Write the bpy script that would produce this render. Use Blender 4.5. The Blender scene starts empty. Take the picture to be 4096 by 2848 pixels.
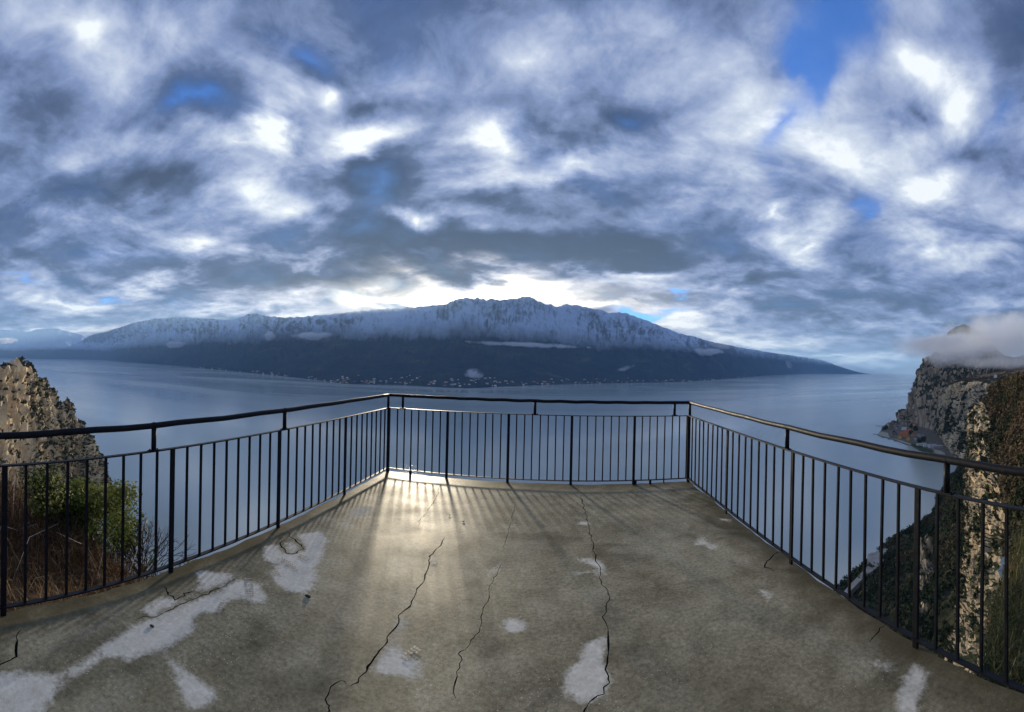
import bpy, bmesh, math, random
import numpy as np
from mathutils import Vector, Matrix
from mathutils.geometry import delaunay_2d_cdt

scene = bpy.context.scene
COL = scene.collection
rng = np.random.default_rng(7)
random.seed(7)

# ------------------------------------------------------------------ camera
# the photograph is a stitched phone panorama: a cylindrical camera, level, with a slight roll
FPX, YH, ROLL = 1700.0, 1455.0, 0.022
EYE = 1.661                      # eye height above the terrace floor (z = 0)
LAKE_Z = -250.0
cam = bpy.data.cameras.new('camera')
cam.type = 'PANO'
cam.panorama_type = 'CENTRAL_CYLINDRICAL'
cam.central_cylindrical_radius = 1.0
cam.central_cylindrical_range_u_min = -2048 / FPX
cam.central_cylindrical_range_u_max = 2048 / FPX
cam.central_cylindrical_range_v_min = -(2848 - YH) / FPX
cam.central_cylindrical_range_v_max = YH / FPX
cam.clip_start = 0.05
cam.clip_end = 200000
cam_o = bpy.data.objects.new('camera', cam)
COL.objects.link(cam_o)
ca, sa = math.cos(ROLL), math.sin(ROLL)
cam_o.matrix_world = Matrix(((ca, -sa, 0, 0), (0, 0, -1, 0), (sa, ca, 0, EYE), (0, 0, 0, 1)))
scene.camera = cam_o

scene.view_settings.view_transform = 'Standard'
scene.view_settings.look = 'None'
scene.view_settings.exposure = 1.0
scene.view_settings.gamma = 1.0
scene.view_settings.use_curve_mapping = False
scene.cycles.use_denoising = True
scene.cycles.max_bounces = 6
scene.cycles.volume_bounces = 3
scene.cycles.transparent_max_bounces = 12
scene.cycles.volume_max_steps = 128
scene.cycles.volume_step_rate = 2.0
scene.cycles.sample_clamp_indirect = 4.0

SUN_AZ = -0.223                  # radians right of straight ahead (+Y)
SUN_EL = math.radians(8.3)
SUN_DIR = Vector((math.sin(SUN_AZ) * math.cos(SUN_EL), math.cos(SUN_AZ) * math.cos(SUN_EL), math.sin(SUN_EL)))


# ------------------------------------------------------------------ node helper
class NT:
    def __init__(self, tree):
        self.t = tree
        tree.nodes.clear()

    def n(self, typ, **kw):
        nd = self.t.nodes.new(typ)
        for k, v in kw.items():
            setattr(nd, k, v)
        return nd

    def put(self, sock, v):
        if hasattr(v, 'is_output') or isinstance(v, bpy.types.NodeSocket):
            self.t.links.new(v, sock)
        elif v is not None:
            if isinstance(v, (tuple, list)) and sock.type == 'RGBA' and len(v) == 3:
                v = (*v, 1)
            sock.default_value = v

    def m(self, op, a, b=None, c=None, clamp=False):
        nd = self.n('ShaderNodeMath', operation=op, use_clamp=clamp)
        self.put(nd.inputs[0], a)
        if b is not None: self.put(nd.inputs[1], b)
        if c is not None: self.put(nd.inputs[2], c)
        return nd.outputs[0]

    def vm(self, op, a, b=None, c=None):
        nd = self.n('ShaderNodeVectorMath', operation=op)
        self.put(nd.inputs[0], a)
        if b is not None: self.put(nd.inputs[1], b)
        if c is not None: self.put(nd.inputs[2], c)
        return nd.outputs['Value'] if op in ('DOT_PRODUCT', 'LENGTH', 'DISTANCE') else nd.outputs['Vector']

    def mix(self, f, a, b, typ='RGBA', blend='MIX'):
        nd = self.n('ShaderNodeMix', data_type=typ)
        if typ == 'RGBA': nd.blend_type = blend
        ins = [s for s in nd.inputs if s.enabled]
        self.put(ins[0], f); self.put(ins[1], a); self.put(ins[2], b)
        return [s for s in nd.outputs if s.enabled][0]

    def noise(self, vec, scale, detail=4, rough=0.55, dist=0.0, out='Fac', typ='FBM'):
        nd = self.n('ShaderNodeTexNoise', noise_dimensions='3D', noise_type=typ)
        if vec is not None: self.put(nd.inputs['Vector'], vec)
        self.put(nd.inputs['Scale'], scale)
        nd.inputs['Detail'].default_value = detail
        nd.inputs['Roughness'].default_value = rough
        nd.inputs['Distortion'].default_value = dist
        return nd.outputs[0] if out == 'Fac' else nd.outputs['Color']

    def ramp(self, f, stops, interp='LINEAR'):
        nd = self.n('ShaderNodeValToRGB')
        cr = nd.color_ramp
        cr.interpolation = interp
        while len(cr.elements) > 1: cr.elements.remove(cr.elements[-1])
        for i, (p, c) in enumerate(stops):
            e = cr.elements[0] if i == 0 else cr.elements.new(p)
            e.position = p
            if not isinstance(c, (tuple, list)): c = (c, c, c)
            e.color = (*c, 1)
        self.put(nd.inputs[0], f)
        return nd.outputs[0]

    def mr(self, v, a, b, c=0.0, d=1.0, smooth=False):
        nd = self.n('ShaderNodeMapRange', clamp=True)
        if smooth: nd.interpolation_type = 'SMOOTHSTEP'
        for i, x in enumerate((v, a, b, c, d)): self.put(nd.inputs[i], x)
        return nd.outputs[0]

    def xyz(self, v):
        nd = self.n('ShaderNodeSeparateXYZ'); self.put(nd.inputs[0], v)
        return nd.outputs

    def comb(self, x, y, z=0.0):
        nd = self.n('ShaderNodeCombineXYZ')
        for i, q in enumerate((x, y, z)): self.put(nd.inputs[i], q)
        return nd.outputs[0]


# ------------------------------------------------------------------ sky (world)
world = bpy.data.worlds.new('World')
scene.world = world
world.use_nodes = True
W = NT(world.node_tree)
tc = W.n('ShaderNodeTexCoord')
d = W.vm('NORMALIZE', tc.outputs['Generated'])
dx, dy, dz = W.xyz(d)[:3]
hor = W.m('SQRT', W.m('ADD', W.m('MULTIPLY', dx, dx), W.m('MULTIPLY', dy, dy)))
az = W.m('ARCTAN2', dx, dy)
el = W.m('DIVIDE', dz, W.m('MAXIMUM', hor, 0.15))
# the flat cloud deck seen in perspective: direction projected on a horizontal layer
k = W.m('DIVIDE', 1.0, W.m('ADD', W.m('MAXIMUM', dz, 0.0), 0.20))
deck = W.comb(W.m('MULTIPLY', dx, k), W.m('MULTIPLY', dy, k), 3.1)
# soft warp so that every lobe of cloud gets a torn outline
wn = W.noise(deck, 1.8, 6, 0.55, 0.3, 'Color')
wx, wy, _ = W.xyz(wn)[:3]
near = W.mr(dz, 0.0, 0.45, 0.25, 1.0)
az2 = W.m('ADD', az, W.m('MULTIPLY', W.m('SUBTRACT', wx, 0.5), W.m('MULTIPLY', near, 0.50)))
el2 = W.m('ADD', el, W.m('MULTIPLY', W.m('SUBTRACT', wy, 0.5), W.m('MULTIPLY', near, 0.34)))
pos = W.comb(az2, el2)


def sky_at(x, y):
    """pixel of the 2295-wide view -> azimuth, tangent of elevation"""
    s = 4096 / 2295
    th = (x * s - 2048) / FPX
    return th, (YH - y * s) / FPX + ROLL * math.sin(th)


def lobes(lst):
    tot = None
    for x, y, rx, ry, amp in lst:
        a0, e0 = sky_at(x, y)
        s = 4096 / 2295 / FPX
        kx, ky = 1 / (rx * s * 1.75), 1 / (ry * s * 1.75)
        gr = W.n('ShaderNodeTexGradient', gradient_type='QUADRATIC_SPHERE')
        W.put(gr.inputs[0], W.vm('MULTIPLY_ADD', pos, (kx, ky, 0), (-a0 * kx, -e0 * ky, 0)))
        g = gr.outputs['Fac']
        tot = W.m('MULTIPLY', g, amp * 1.15) if tot is None else W.m('MULTIPLY_ADD', g, amp * 1.15, tot)
    return tot


LIGHT = [
    (230, 50, 100, 70, .34), (90, 20, 120, 60, .10), (690, 190, 48, 40, .42), (585, 275, 55, 80, .52), (500, 330, 120, 45, .26),
    (830, 320, 85, 48, .40), (1085, 275, 85, 60, .48), (900, 150, 120, 130, .14), (1200, 70, 130, 80, .25), (1250, 370, 130, 60, .28),
    (1040, 330, 60, 40, .25), (560, 455, 80, 48, .40), (650, 480, 60, 40, .22), (965, 505, 58, 34, .50), (430, 545, 70, 34, .30),
    (270, 570, 80, 26, .22), (950, 580, 120, 16, .22), (1420, 605, 150, 26, .34), (1600, 650, 140, 26, .18), (1520, 725, 130, 26, .34),
    (1700, 770, 220, 18, .30), (1880, 800, 160, 12, .40), (150, 690, 200, 13, .26), (300, 655, 120, 13, .22), (110, 742, 170, 12, .42), (520, 690, 160, 14, .24),
    (2070, 150, 110, 55, .36), (2140, 230, 70, 60, .32), (1710, 470, 50, 45, .34), (1600, 210, 90, 120, .12), (2060, 440, 80, 50, .30),
    (2110, 560, 130, 50, .26), (1800, 540, 70, 36, .30), (1900, 340, 120, 50, .14), (2250, 680, 120, 24, .10), (1450, 80, 120, 100, .12),
    (640, 130, 130, 60, -.30), (790, 235, 110, 46, -.22), (380, 240, 120, 60, -.20), (1320, 275, 100, 55, -.34), (840, 400, 140, 50, -.42),
    (860, 540, 170, 60, -.46), (1150, 560, 210, 50, -.52), (1130, 445, 190, 42, -.36), (1400, 560, 140, 48, -.42), (690, 610, 220, 40, -.38), (1000, 590, 300, 26, -.18),
    (400, 625, 170, 26, -.16), (370, 440, 100, 40, -.30), (90, 210, 130, 140, -.20), (250, 470, 140, 40, -.16), (1670, 620, 200, 46, -.18),
    (1900, 700, 220, 32, -.20), (1500, 662, 130, 16, -.22), (1900, 480, 66, 60, -.18), (2200, 335, 110, 44, -.20), (2030, 260, 60, 36, -.26), (80, 570, 130, 40, -.12),
]
BLUE = [(1885, 20, 95, 150, 1.25), (1775, 170, 76, 150, 1.1), (1690, 300, 56, 80, .75), (1910, 470, 60, 60, .50), (1890, 420, 40, 40, .3),
        (1522, 655, 32, 11, .8), (1440, 708, 60, 12, .95), (640, 115, 120, 45, .40), (395, 235, 100, 40, .38), (75, 625, 60, 12, .5), (250, 672, 70, 9, .5), (2270, 250, 60, 70, .4), (1330, 280, 70, 40, .25), (860, 420, 90, 40, .2)]
fb = W.noise(deck, 2.0, 7, 0.55, 0.45)
fb2 = W.noise(W.vm('ADD', deck, (5.2, 1.7, 9.0)), 6.5, 7, 0.64, 0.35)
L = W.m('ADD', W.m('MULTIPLY', lobes(LIGHT), 1.15), 0.47)
L = W.m('ADD', L, W.m('MULTIPLY', W.m('SUBTRACT', fb, 0.5), 1.35))
L = W.m('ADD', L, W.m('MULTIPLY', W.m('SUBTRACT', fb2, 0.5), 0.52))
L = W.m('MULTIPLY_ADD', W.m('SUBTRACT', L, 0.5), 1.38, 0.49)
B = W.m('ADD', lobes(BLUE), W.m('MULTIPLY', W.m('SUBTRACT', fb, 0.5), -0.9))
B = W.mr(B, -0.02, 0.80, 0, 1, True)
cloud = W.ramp(L, [(0.0, (.018, .028, .060)), (0.24, (.042, .062, .124)), (0.45, (.103, .140, .250)), (0.66, (.208, .246, .345)),
                   (0.86, (.335, .370, .430)), (1.0, (.475, .50, .53))])
# forward scattered light round the sun: thin cloud glows warm near it
sd = W.vm('DOT_PRODUCT', d, tuple(SUN_DIR))
glow = W.m('POWER', W.m('MAXIMUM', sd, 0.0), 7.0)
thin = W.mr(L, 0.25, 0.85, 0.05, 1.0)
low = W.mr(el, 0.34, 0.12, 0.12, 1.0, True)
cloud = W.mix(1.0, cloud, W.mix(W.m('MULTIPLY', W.m('MULTIPLY', glow, thin), low), (0, 0, 0), (.46, .39, .26)), blend='ADD')
gap = lobes([(930, 668, 130, 17, 1.0), (1150, 655, 110, 22, .9), (1050, 650, 200, 26, .30), (1330, 690, 110, 12, .5), (1060, 665, 380, 44, .34)])
cloud = W.mix(1.0, cloud, W.mix(gap, (0, 0, 0), (1.7, 1.5, 1.08)), blend='ADD')
sky = W.n('ShaderNodeTexSky', sky_type='NISHITA', sun_disc=False, sun_elevation=SUN_EL, sun_rotation=SUN_AZ,
          altitude=400.0, air_density=1.0, dust_density=0.4, ozone_density=2.0)
SKY_STRENGTH = 0.15
clouds10 = W.vm('SCALE', cloud); clouds10.node.inputs['Scale'].default_value = 1.0 / SKY_STRENGTH
blue = W.mix(1.0, sky.outputs[0], (.20, .50, 1.05), blend='MULTIPLY')
col = W.mix(B, clouds10, W.mix(0.12, blue, clouds10))
bg = W.n('ShaderNodeBackground')
W.put(bg.inputs['Color'], col)
bg.inputs['Strength'].default_value = SKY_STRENGTH
wo = W.n('ShaderNodeOutputWorld')
W.put(wo.inputs['Surface'], bg.outputs[0])
world.cycles.sampling_method = 'MANUAL'
world.cycles.sample_map_resolution = 1024

# ------------------------------------------------------------------ sun
sun = bpy.data.lights.new('sun', 'SUN')
sun.energy = 3.9
sun.angle = math.radians(3.0)
sun.color = (1.0, 0.86, 0.64)
sun_o = bpy.data.objects.new('sun', sun)
COL.objects.link(sun_o)
sun_o.rotation_euler = SUN_DIR.to_track_quat('Z', 'Y').to_euler()
sun_o.location = (0, 0, 60)


# ------------------------------------------------------------------ shared helpers
def ray(px, py):
    """pixel of the 4096 x 2848 photograph -> direction with unit horizontal length"""
    th = (px - 2048) / FPX
    v = (YH - py) / FPX
    x, y, z = math.sin(th) * ca - v * sa, math.cos(th), v * ca + math.sin(th) * sa
    h = math.hypot(x, y)
    return x / h, y / h, z / h


def at(px, py, r):
    x, y, z = ray(px, py)
    return (x * r, y * r, EYE + z * r)


def on_z(px, py, z):
    x, y, dz_ = ray(px, py)
    r = (z - EYE) / dz_
    return (x * r, y * r, z)


def sm(x, a, b):
    t = np.clip((np.asarray(x, float) - a) / (b - a), 0, 1)
    return t * t * (3 - 2 * t)


_perm = np.random.default_rng(3).permutation(4096)
_grad = np.random.default_rng(4).normal(size=(4096, 3))
_grad /= np.linalg.norm(_grad, axis=1)[:, None]


def perlin(p):
    p = np.asarray(p, float)
    i = np.floor(p).astype(np.int64)
    f = p - i
    u = f * f * f * (f * (f * 6 - 15) + 10)
    out = 0
    for dx_ in (0, 1):
        for dy_ in (0, 1):
            for dz_ in (0, 1):
                h = _perm[(i[..., 0] + dx_) & 4095]
                h = _perm[(h + i[..., 1] + dy_) & 4095]
                h = _perm[(h + i[..., 2] + dz_) & 4095]
                g = _grad[h]
                w = (u[..., 0] if dx_ else 1 - u[..., 0]) * (u[..., 1] if dy_ else 1 - u[..., 1]) * (u[..., 2] if dz_ else 1 - u[..., 2])
                out = out + w * (g[..., 0] * (f[..., 0] - dx_) + g[..., 1] * (f[..., 1] - dy_) + g[..., 2] * (f[..., 2] - dz_))
    return out * 1.5


def fbm(p, octaves=5, gain=0.5, ridged=False):
    p = np.asarray(p, float)
    a, s, out = 1.0, 1.0, 0
    for o in range(octaves):
        n = perlin(p * s + o * 17.3)
        if ridged: n = 1 - 2 * np.abs(n)
        out = out + a * n
        a *= gain
        s *= 2.03
    return out


def mesh(name, verts, faces, mat=None, parent=None, smooth=False):
    me = bpy.data.meshes.new(name)
    me.from_pydata([tuple(v) for v in np.asarray(verts, float).tolist()], [], faces if isinstance(faces, list) else np.asarray(faces).tolist())
    me.update()
    if smooth:
        me.polygons.foreach_set('use_smooth', [True] * len(me.polygons))
    if mat is not None: me.materials.append(mat)
    o = bpy.data.objects.new(name, me)
    COL.objects.link(o)
    if parent is not None: o.parent = parent
    return o


def from_bm(name, bm, mat=None, parent=None, smooth=False):
    me = bpy.data.meshes.new(name)
    bm.to_mesh(me); bm.free()
    if smooth:
        me.polygons.foreach_set('use_smooth', [True] * len(me.polygons))
    if mat is not None: me.materials.append(mat)
    o = bpy.data.objects.new(name, me)
    COL.objects.link(o)
    if parent is not None: o.parent = parent
    return o


def attr(o, name, vals):
    at_ = o.data.attributes.new(name, 'FLOAT', 'POINT')
    at_.data.foreach_set('value', np.asarray(vals, np.float32).ravel())


def tag(o, label=None, cat=None, group=None, kind=None):
    if label: o['label'] = label
    if cat: o['category'] = cat
    if group: o['group'] = group
    if kind: o['kind'] = kind
    return o


def empty(name, loc, rz=0.0):
    o = bpy.data.objects.new(name, None)
    COL.objects.link(o)
    o.location = loc
    o.rotation_euler = (0, 0, rz)
    return o


def grid_faces(nu, nv):
    idx = np.arange(nu * nv).reshape(nu, nv)
    return np.stack([idx[:-1, :-1], idx[1:, :-1], idx[1:, 1:], idx[:-1, 1:]], -1).reshape(-1, 4)


def mat_new(name):
    m = bpy.data.materials.new(name)
    m.use_nodes = True
    T = NT(m.node_tree)
    out = T.n('ShaderNodeOutputMaterial')
    b = T.n('ShaderNodeBsdfPrincipled')
    T.put(out.inputs['Surface'], b.outputs[0])
    return m, T, b, out


def bump(T, b, h, strength=0.3, dist=0.02):
    bp = T.n('ShaderNodeBump')
    bp.inputs['Strength'].default_value = strength
    bp.inputs['Distance'].default_value = dist
    T.put(bp.inputs['Height'], h)
    T.put(b.inputs['Normal'], bp.outputs[0])


def geo_pos(T):
    return T.n('ShaderNodeNewGeometry').outputs['Position']


def plain(name, col, rough=0.7, noise_scale=None, amount=0.25, spec=0.4, metal=0.0):
    m, T, b, _ = mat_new(name)
    if noise_scale:
        f = T.noise(geo_pos(T), noise_scale, 5, 0.6)
        c = T.mix(T.mr(f, 0.3, 0.7), tuple(x * (1 - amount) for x in col), tuple(min(1, x * (1 + amount)) for x in col))
        T.put(b.inputs['Base Color'], c)
    else:
        b.inputs['Base Color'].default_value = (*col, 1)
    b.inputs['Roughness'].default_value = rough
    b.inputs['Specular IOR Level'].default_value = spec
    b.inputs['Metallic'].default_value = metal
    return m


# ------------------------------------------------------------------ materials of the setting
def make_water():
    m, T, b, _ = mat_new('lake_water')
    p = geo_pos(T)
    st = T.noise(T.vm('MULTIPLY', p, (1 / 2600, 1 / 700, 1)), 1.0, 4, 0.55, 0.6)
    b.inputs['Base Color'].default_value = (.37, .43, .40, 1)
    T.put(b.inputs['Roughness'], T.mr(st, 0.35, 0.7, 0.12, 0.24))
    b.inputs['IOR'].default_value = 1.5
    b.inputs['Specular IOR Level'].default_value = 0.75
    return m


def make_mountain():
    m, T, b, _ = mat_new('mountain_slopes')
    p = geo_pos(T)
    g = T.n('ShaderNodeNewGeometry')
    px, py, pz = T.xyz(p)[:3]
    # coordinates that follow the slope: along the range, and height
    along = T.m('MULTIPLY', T.m('ARCTAN2', px, py), 10000.0)
    face = T.comb(along, 0.0, pz)
    rib = T.n('ShaderNodeAttribute', attribute_name='rib').outputs['Fac']
    n1 = T.noise(face, 1 / 1300, 6, 0.60)
    n3 = T.noise(p, 1 / 520, 7, 0.68, 0.4)
    streak = T.noise(T.vm('MULTIPLY', face, (1, 1, 0.30)), 1 / 110, 7, 0.68, 0.5)
    crag = T.noise(T.vm('MULTIPLY', face, (1, 1, 0.62)), 1 / 60, 6, 0.70, 0.3)
    nz = T.xyz(g.outputs['Normal'])[2]
    line = T.m('ADD', pz, T.m('MULTIPLY', T.m('SUBTRACT', n1, 0.5), 520.0))
    line = T.m('ADD', line, T.m('MULTIPLY', T.m('SUBTRACT', n3, 0.5), 240.0))
    line = T.m('ADD', line, T.m('MULTIPLY', T.m('SUBTRACT', streak, 0.5), 260.0))
    cover = T.mr(line, 380.0, 760.0, 0.0, 1.0)
    # bare rock on ribs and steps
    bare = T.m('ADD', T.m('MULTIPLY', T.m('SUBTRACT', streak, 0.5), 2.2), T.m('MULTIPLY', T.m('SUBTRACT', crag, 0.5), 1.5))
    bare = T.m('ADD', bare, T.m('MULTIPLY', T.m('SUBTRACT', rib, 0.5), 0.9))
    bare = T.m('SUBTRACT', bare, T.m('MULTIPLY', T.m('SUBTRACT', nz, 0.55), 0.8))
    zone = T.mr(T.noise(T.vm('ADD', face, (900, 0, 300)), 1 / 1700, 4, 0.6), 0.40, 0.62)
    bare = T.m('ADD', bare, T.m('MULTIPLY', zone, 0.55))
    rocky = T.mr(bare, 0.30, 0.85, 0.0, 0.92)
    snow_amt = T.m('MULTIPLY', cover, T.m('SUBTRACT', 1.0, rocky))
    forest = T.ramp(n3, [(0.30, (.003, .028, .064)), (0.50, (.006, .042, .082)), (0.58, (.016, .050, .076)), (0.66, (.050, .085, .094)), (0.76, (.13, .16, .15))])  # blue of the distant haze is painted into the forest colour
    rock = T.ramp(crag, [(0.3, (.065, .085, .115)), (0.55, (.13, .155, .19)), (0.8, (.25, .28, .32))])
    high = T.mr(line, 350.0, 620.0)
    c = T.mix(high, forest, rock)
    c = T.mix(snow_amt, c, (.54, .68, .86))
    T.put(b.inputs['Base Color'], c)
    b.inputs['Roughness'].default_value = 0.9
    b.inputs['Specular IOR Level'].default_value = 0.1
    bump(T, b, T.m('ADD', streak, T.m('MULTIPLY', crag, 0.5)), 1.0, 90.0)
    return m


def make_cliff(name, warm=(.46, .37, .25), grey=(.27, .26, .25), scale=1 / 14, veg=0.0, zbelow=None):
    """limestone face with vertical streaks, ledges grown over; the growth follows ledges and cracks"""
    m, T, b, _ = mat_new(name)
    p = geo_pos(T)
    g = T.n('ShaderNodeNewGeometry')
    nz = T.xyz(g.outputs['True Normal'])[2]
    big = T.noise(p, scale * 0.22, 4, 0.6)
    streak = T.noise(T.vm('MULTIPLY', p, (1, 1, 0.22)), scale * 2.2, 7, 0.66, 0.4)
    fine = T.noise(p, scale * 7, 6, 0.65)
    crack = T.noise(T.vm('MULTIPLY', p, (1, 1, 0.4)), scale * 0.6, 7, 0.62, 0.8)
    rockc = T.mix(T.mr(big, 0.38, 0.62), grey, warm)
    dark = T.mr(streak, 0.34, 0.62, 0.25, 1.2)
    rockc = T.mix(1.0, rockc, T.comb(dark, dark, dark), blend='MULTIPLY')
    vegc = T.ramp(fine, [(0.30, (.012, .017, .009)), (0.5, (.026, .034, .016)), (0.66, (.055, .050, .026)), (0.8, (.085, .070, .036))])
    ledge = T.m('ADD', T.m('MULTIPLY', nz, 1.15), T.m('MULTIPLY', T.m('SUBTRACT', crack, 0.5), 1.9))
    ledge = T.m('ADD', ledge, T.m('MULTIPLY', T.m('SUBTRACT', fine, 0.5), 0.35))
    v = T.mr(ledge, 0.44 - veg, 0.58 - veg, 0.0, 1.0)
    T.put(b.inputs['Base Color'], T.mix(v, rockc, vegc))
    b.inputs['Roughness'].default_value = 0.92
    b.inputs['Specular IOR Level'].default_value = 0.15
    bump(T, b, T.m('ADD', streak, T.m('MULTIPLY', fine, 0.5)), 0.8, 0.12 / scale)
    return m


def make_ground(name, stops, scale, rough=0.95, bdist=0.05):
    m, T, b, _ = mat_new(name)
    p = geo_pos(T)
    f = T.noise(p, scale, 7, 0.68)
    f2 = T.noise(p, scale * 0.2, 4, 0.6)
    T.put(b.inputs['Base Color'], T.ramp(T.m('ADD', T.m('MULTIPLY', f, 0.6), T.m('MULTIPLY', f2, 0.4)), stops))
    b.inputs['Roughness'].default_value = rough
    b.inputs['Specular IOR Level'].default_value = 0.15
    bump(T, b, f, 0.8, bdist)
    return m


def make_leaf(name, stops, rough=0.6, trans=0.15, spec=0.3):
    """foliage whose colour varies from clump to clump through the attribute tint"""
    m, T, b, out = mat_new(name)
    a = T.n('ShaderNodeAttribute', attribute_name='tint')
    c = T.ramp(a.outputs['Fac'], stops)
    T.put(b.inputs['Base Color'], c)
    b.inputs['Roughness'].default_value = rough
    b.inputs['Specular IOR Level'].default_value = spec
    tr = T.n('ShaderNodeBsdfTranslucent')
    T.put(tr.inputs['Color'], c)
    mx = T.n('ShaderNodeMixShader')
    mx.inputs[0].default_value = trans
    T.put(mx.inputs[1], b.outputs[0]); T.put(mx.inputs[2], tr.outputs[0])
    T.put(out.inputs['Surface'], mx.outputs[0])
    return m


def make_concrete():
    """old wet concrete: damp brown grey, dried pale where the attribute dry is high"""
    m, T, b, _ = mat_new('worn_concrete')
    p = geo_pos(T)
    a = T.n('ShaderNodeAttribute', attribute_name='dry').outputs['Fac']
    big = T.noise(p, 0.9, 5, 0.6, 0.4)
    mid = T.noise(p, 4.0, 6, 0.62, 0.3)
    fine = T.noise(p, 38.0, 5, 0.7)
    grit = T.n('ShaderNodeTexVoronoi', feature='F1')
    T.put(grit.inputs['Vector'], p); grit.inputs['Scale'].default_value = 95.0
    gcol = T.xyz(grit.outputs['Color'])[0]
    wet = T.ramp(T.m('ADD', T.m('MULTIPLY', big, 0.55), T.m('MULTIPLY', mid, 0.45)),
                 [(0.32, (.145, .124, .076)), (0.45, (.240, .207, .135)), (0.56, (.325, .285, .195)), (0.70, (.430, .380, .275))])
    spec_ = T.mr(fine, 0.30, 0.72, 0.58, 1.45)
    wet = T.mix(1.0, wet, T.comb(spec_, spec_, spec_), blend='MULTIPLY')
    stain = T.mr(T.noise(T.vm('ADD', p, (8, 2, 5)), 2.1, 6, 0.66, 0.6), 0.50, 0.66, 1.0, 0.60)
    wet = T.mix(1.0, wet, T.comb(stain, stain, T.m('MULTIPLY', stain, 0.94)), blend='MULTIPLY')
    # exposed aggregate: pale and dark grains in worn areas
    worn = T.mr(T.noise(T.vm('ADD', p, (3, 7, 0)), 1.6, 4, 0.6), 0.46, 0.62)
    ing = T.mr(grit.outputs['Distance'], 0.34, 0.22)
    pale = T.m('MULTIPLY', T.m('MULTIPLY', T.mr(gcol, 0.90, 0.93), ing), T.m('MULTIPLY_ADD', worn, 0.8, 0.2))
    darkg = T.m('MULTIPLY', T.m('MULTIPLY', T.mr(gcol, 0.12, 0.08), ing), worn)
    wet = T.mix(pale, wet, (.62, .60, .55))
    wet = T.mix(T.m('MULTIPLY', darkg, 0.7), wet, (.03, .028, .026))
    # damp brown tide towards the slab edges
    e = T.n('ShaderNodeAttribute', attribute_name='edge').outputs['Fac']
    ed = T.mr(T.m('ADD', e, T.m('MULTIPLY', T.m('SUBTRACT', mid, 0.5), 0.55)), 0.42, 0.02)
    wet = T.mix(T.m('MULTIPLY', ed, 0.85), wet, (.085, .070, .036))
    sdry = T.m('ADD', a, T.m('MULTIPLY', T.m('SUBTRACT', mid, 0.5), 1.05))
    sdry = T.m('ADD', sdry, T.m('MULTIPLY', T.m('SUBTRACT', fine, 0.5), 0.55))
    dryf = T.mr(sdry, 0.26, 0.80, 0.0, 1.0, True)
    dryc = T.mix(T.mr(fine, 0.3, 0.7), (.62, .575, .47), (.82, .765, .64))
    c = T.mix(T.m('MULTIPLY', dryf, T.mr(T.noise(p, 9.0, 5, 0.65), 0.35, 0.65, 0.68, 0.97)), wet, dryc)
    T.put(b.inputs['Base Color'], c)
    film = T.mr(T.noise(T.vm('ADD', p, (1, 4, 2)), 1.3, 5, 0.6), 0.35, 0.65, 0.40, 0.56)
    T.put(b.inputs['Roughness'], T.mix(dryf, film, 0.85, typ='FLOAT'))
    b.inputs['Specular IOR Level'].default_value = 0.026
    bump(T, b, T.m('ADD', T.m('MULTIPLY', fine, 0.6), T.m('MULTIPLY', T.noise(p, 160.0, 3, 0.6), 0.6)), 0.35, 0.006)
    return m


M = {}
M['water'] = make_water()
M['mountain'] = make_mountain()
M['cliff_left'] = make_cliff('cliff_sun_tinted_limestone', (.80, .60, .35), (.74, .56, .34), 1 / 26, -0.06)  # warmth of the low sun is put into both rock tones
M['cliff_far'] = make_cliff('cliff_far_limestone', (.64, .47, .30), (.48, .37, .26), 1 / 40, 0.0)
M['cliff_mid'] = make_cliff('cliff_sunlit_limestone', (.84, .62, .36), (.62, .48, .32), 1 / 36, -0.08)  # lighter golden copy of the limestone: its sunlit look is painted into the colour
M['cliff_near'] = make_cliff('cliff_near_limestone', (.62, .48, .30), (.38, .32, .24), 1 / 9, 0.02)
M['forest_floor'] = make_ground('forest_floor', [(0.3, (.010, .014, .008)), (0.5, (.022, .026, .013)), (0.62, (.085, .070, .036)), (0.75, (.062, .045, .026))], 1 / 6, 0.95, 2.0)
M['heath'] = make_ground('plateau_heath', [(0.3, (.090, .062, .032)), (0.5, (.17, .115, .060)), (0.65, (.23, .17, .085)), (0.8, (.32, .25, .14))], 1 / 30, 0.95, 4.0)
M['soil'] = make_ground('bank_soil', [(0.3, (.022, .014, .008)), (0.5, (.048, .030, .016)), (0.65, (.085, .055, .028)), (0.8, (.13, .09, .05))], 7.0, 0.95, 0.03)
M['concrete'] = make_concrete()
M['crack'] = plain('crack_dirt', (.018, .016, .013), 0.95, 30, 0.3, 0.1)
M['slab_side'] = plain('slab_side_concrete', (.13, .12, .10), 0.85, 12, 0.4, 0.3)


def make_rail():
    m, T, b, _ = mat_new('dark_painted_steel')
    p = geo_pos(T)
    f = T.noise(p, 26, 6, 0.65)
    g2 = T.noise(p, 210, 3, 0.6)
    T.put(b.inputs['Base Color'], T.ramp(f, [(0.35, (.006, .0065, .009)), (0.6, (.010, .011, .014)), (0.72, (.030, .026, .024)), (0.85, (.060, .036, .022))]))
    T.put(b.inputs['Roughness'], T.mr(f, 0.3, 0.7, 0.45, 0.65))
    b.inputs['Specular IOR Level'].default_value = 0.12
    bump(T, b, T.m('ADD', f, T.m('MULTIPLY', g2, 0.35)), 0.25, 0.002)
    return m


M['rail'] = make_rail()


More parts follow.
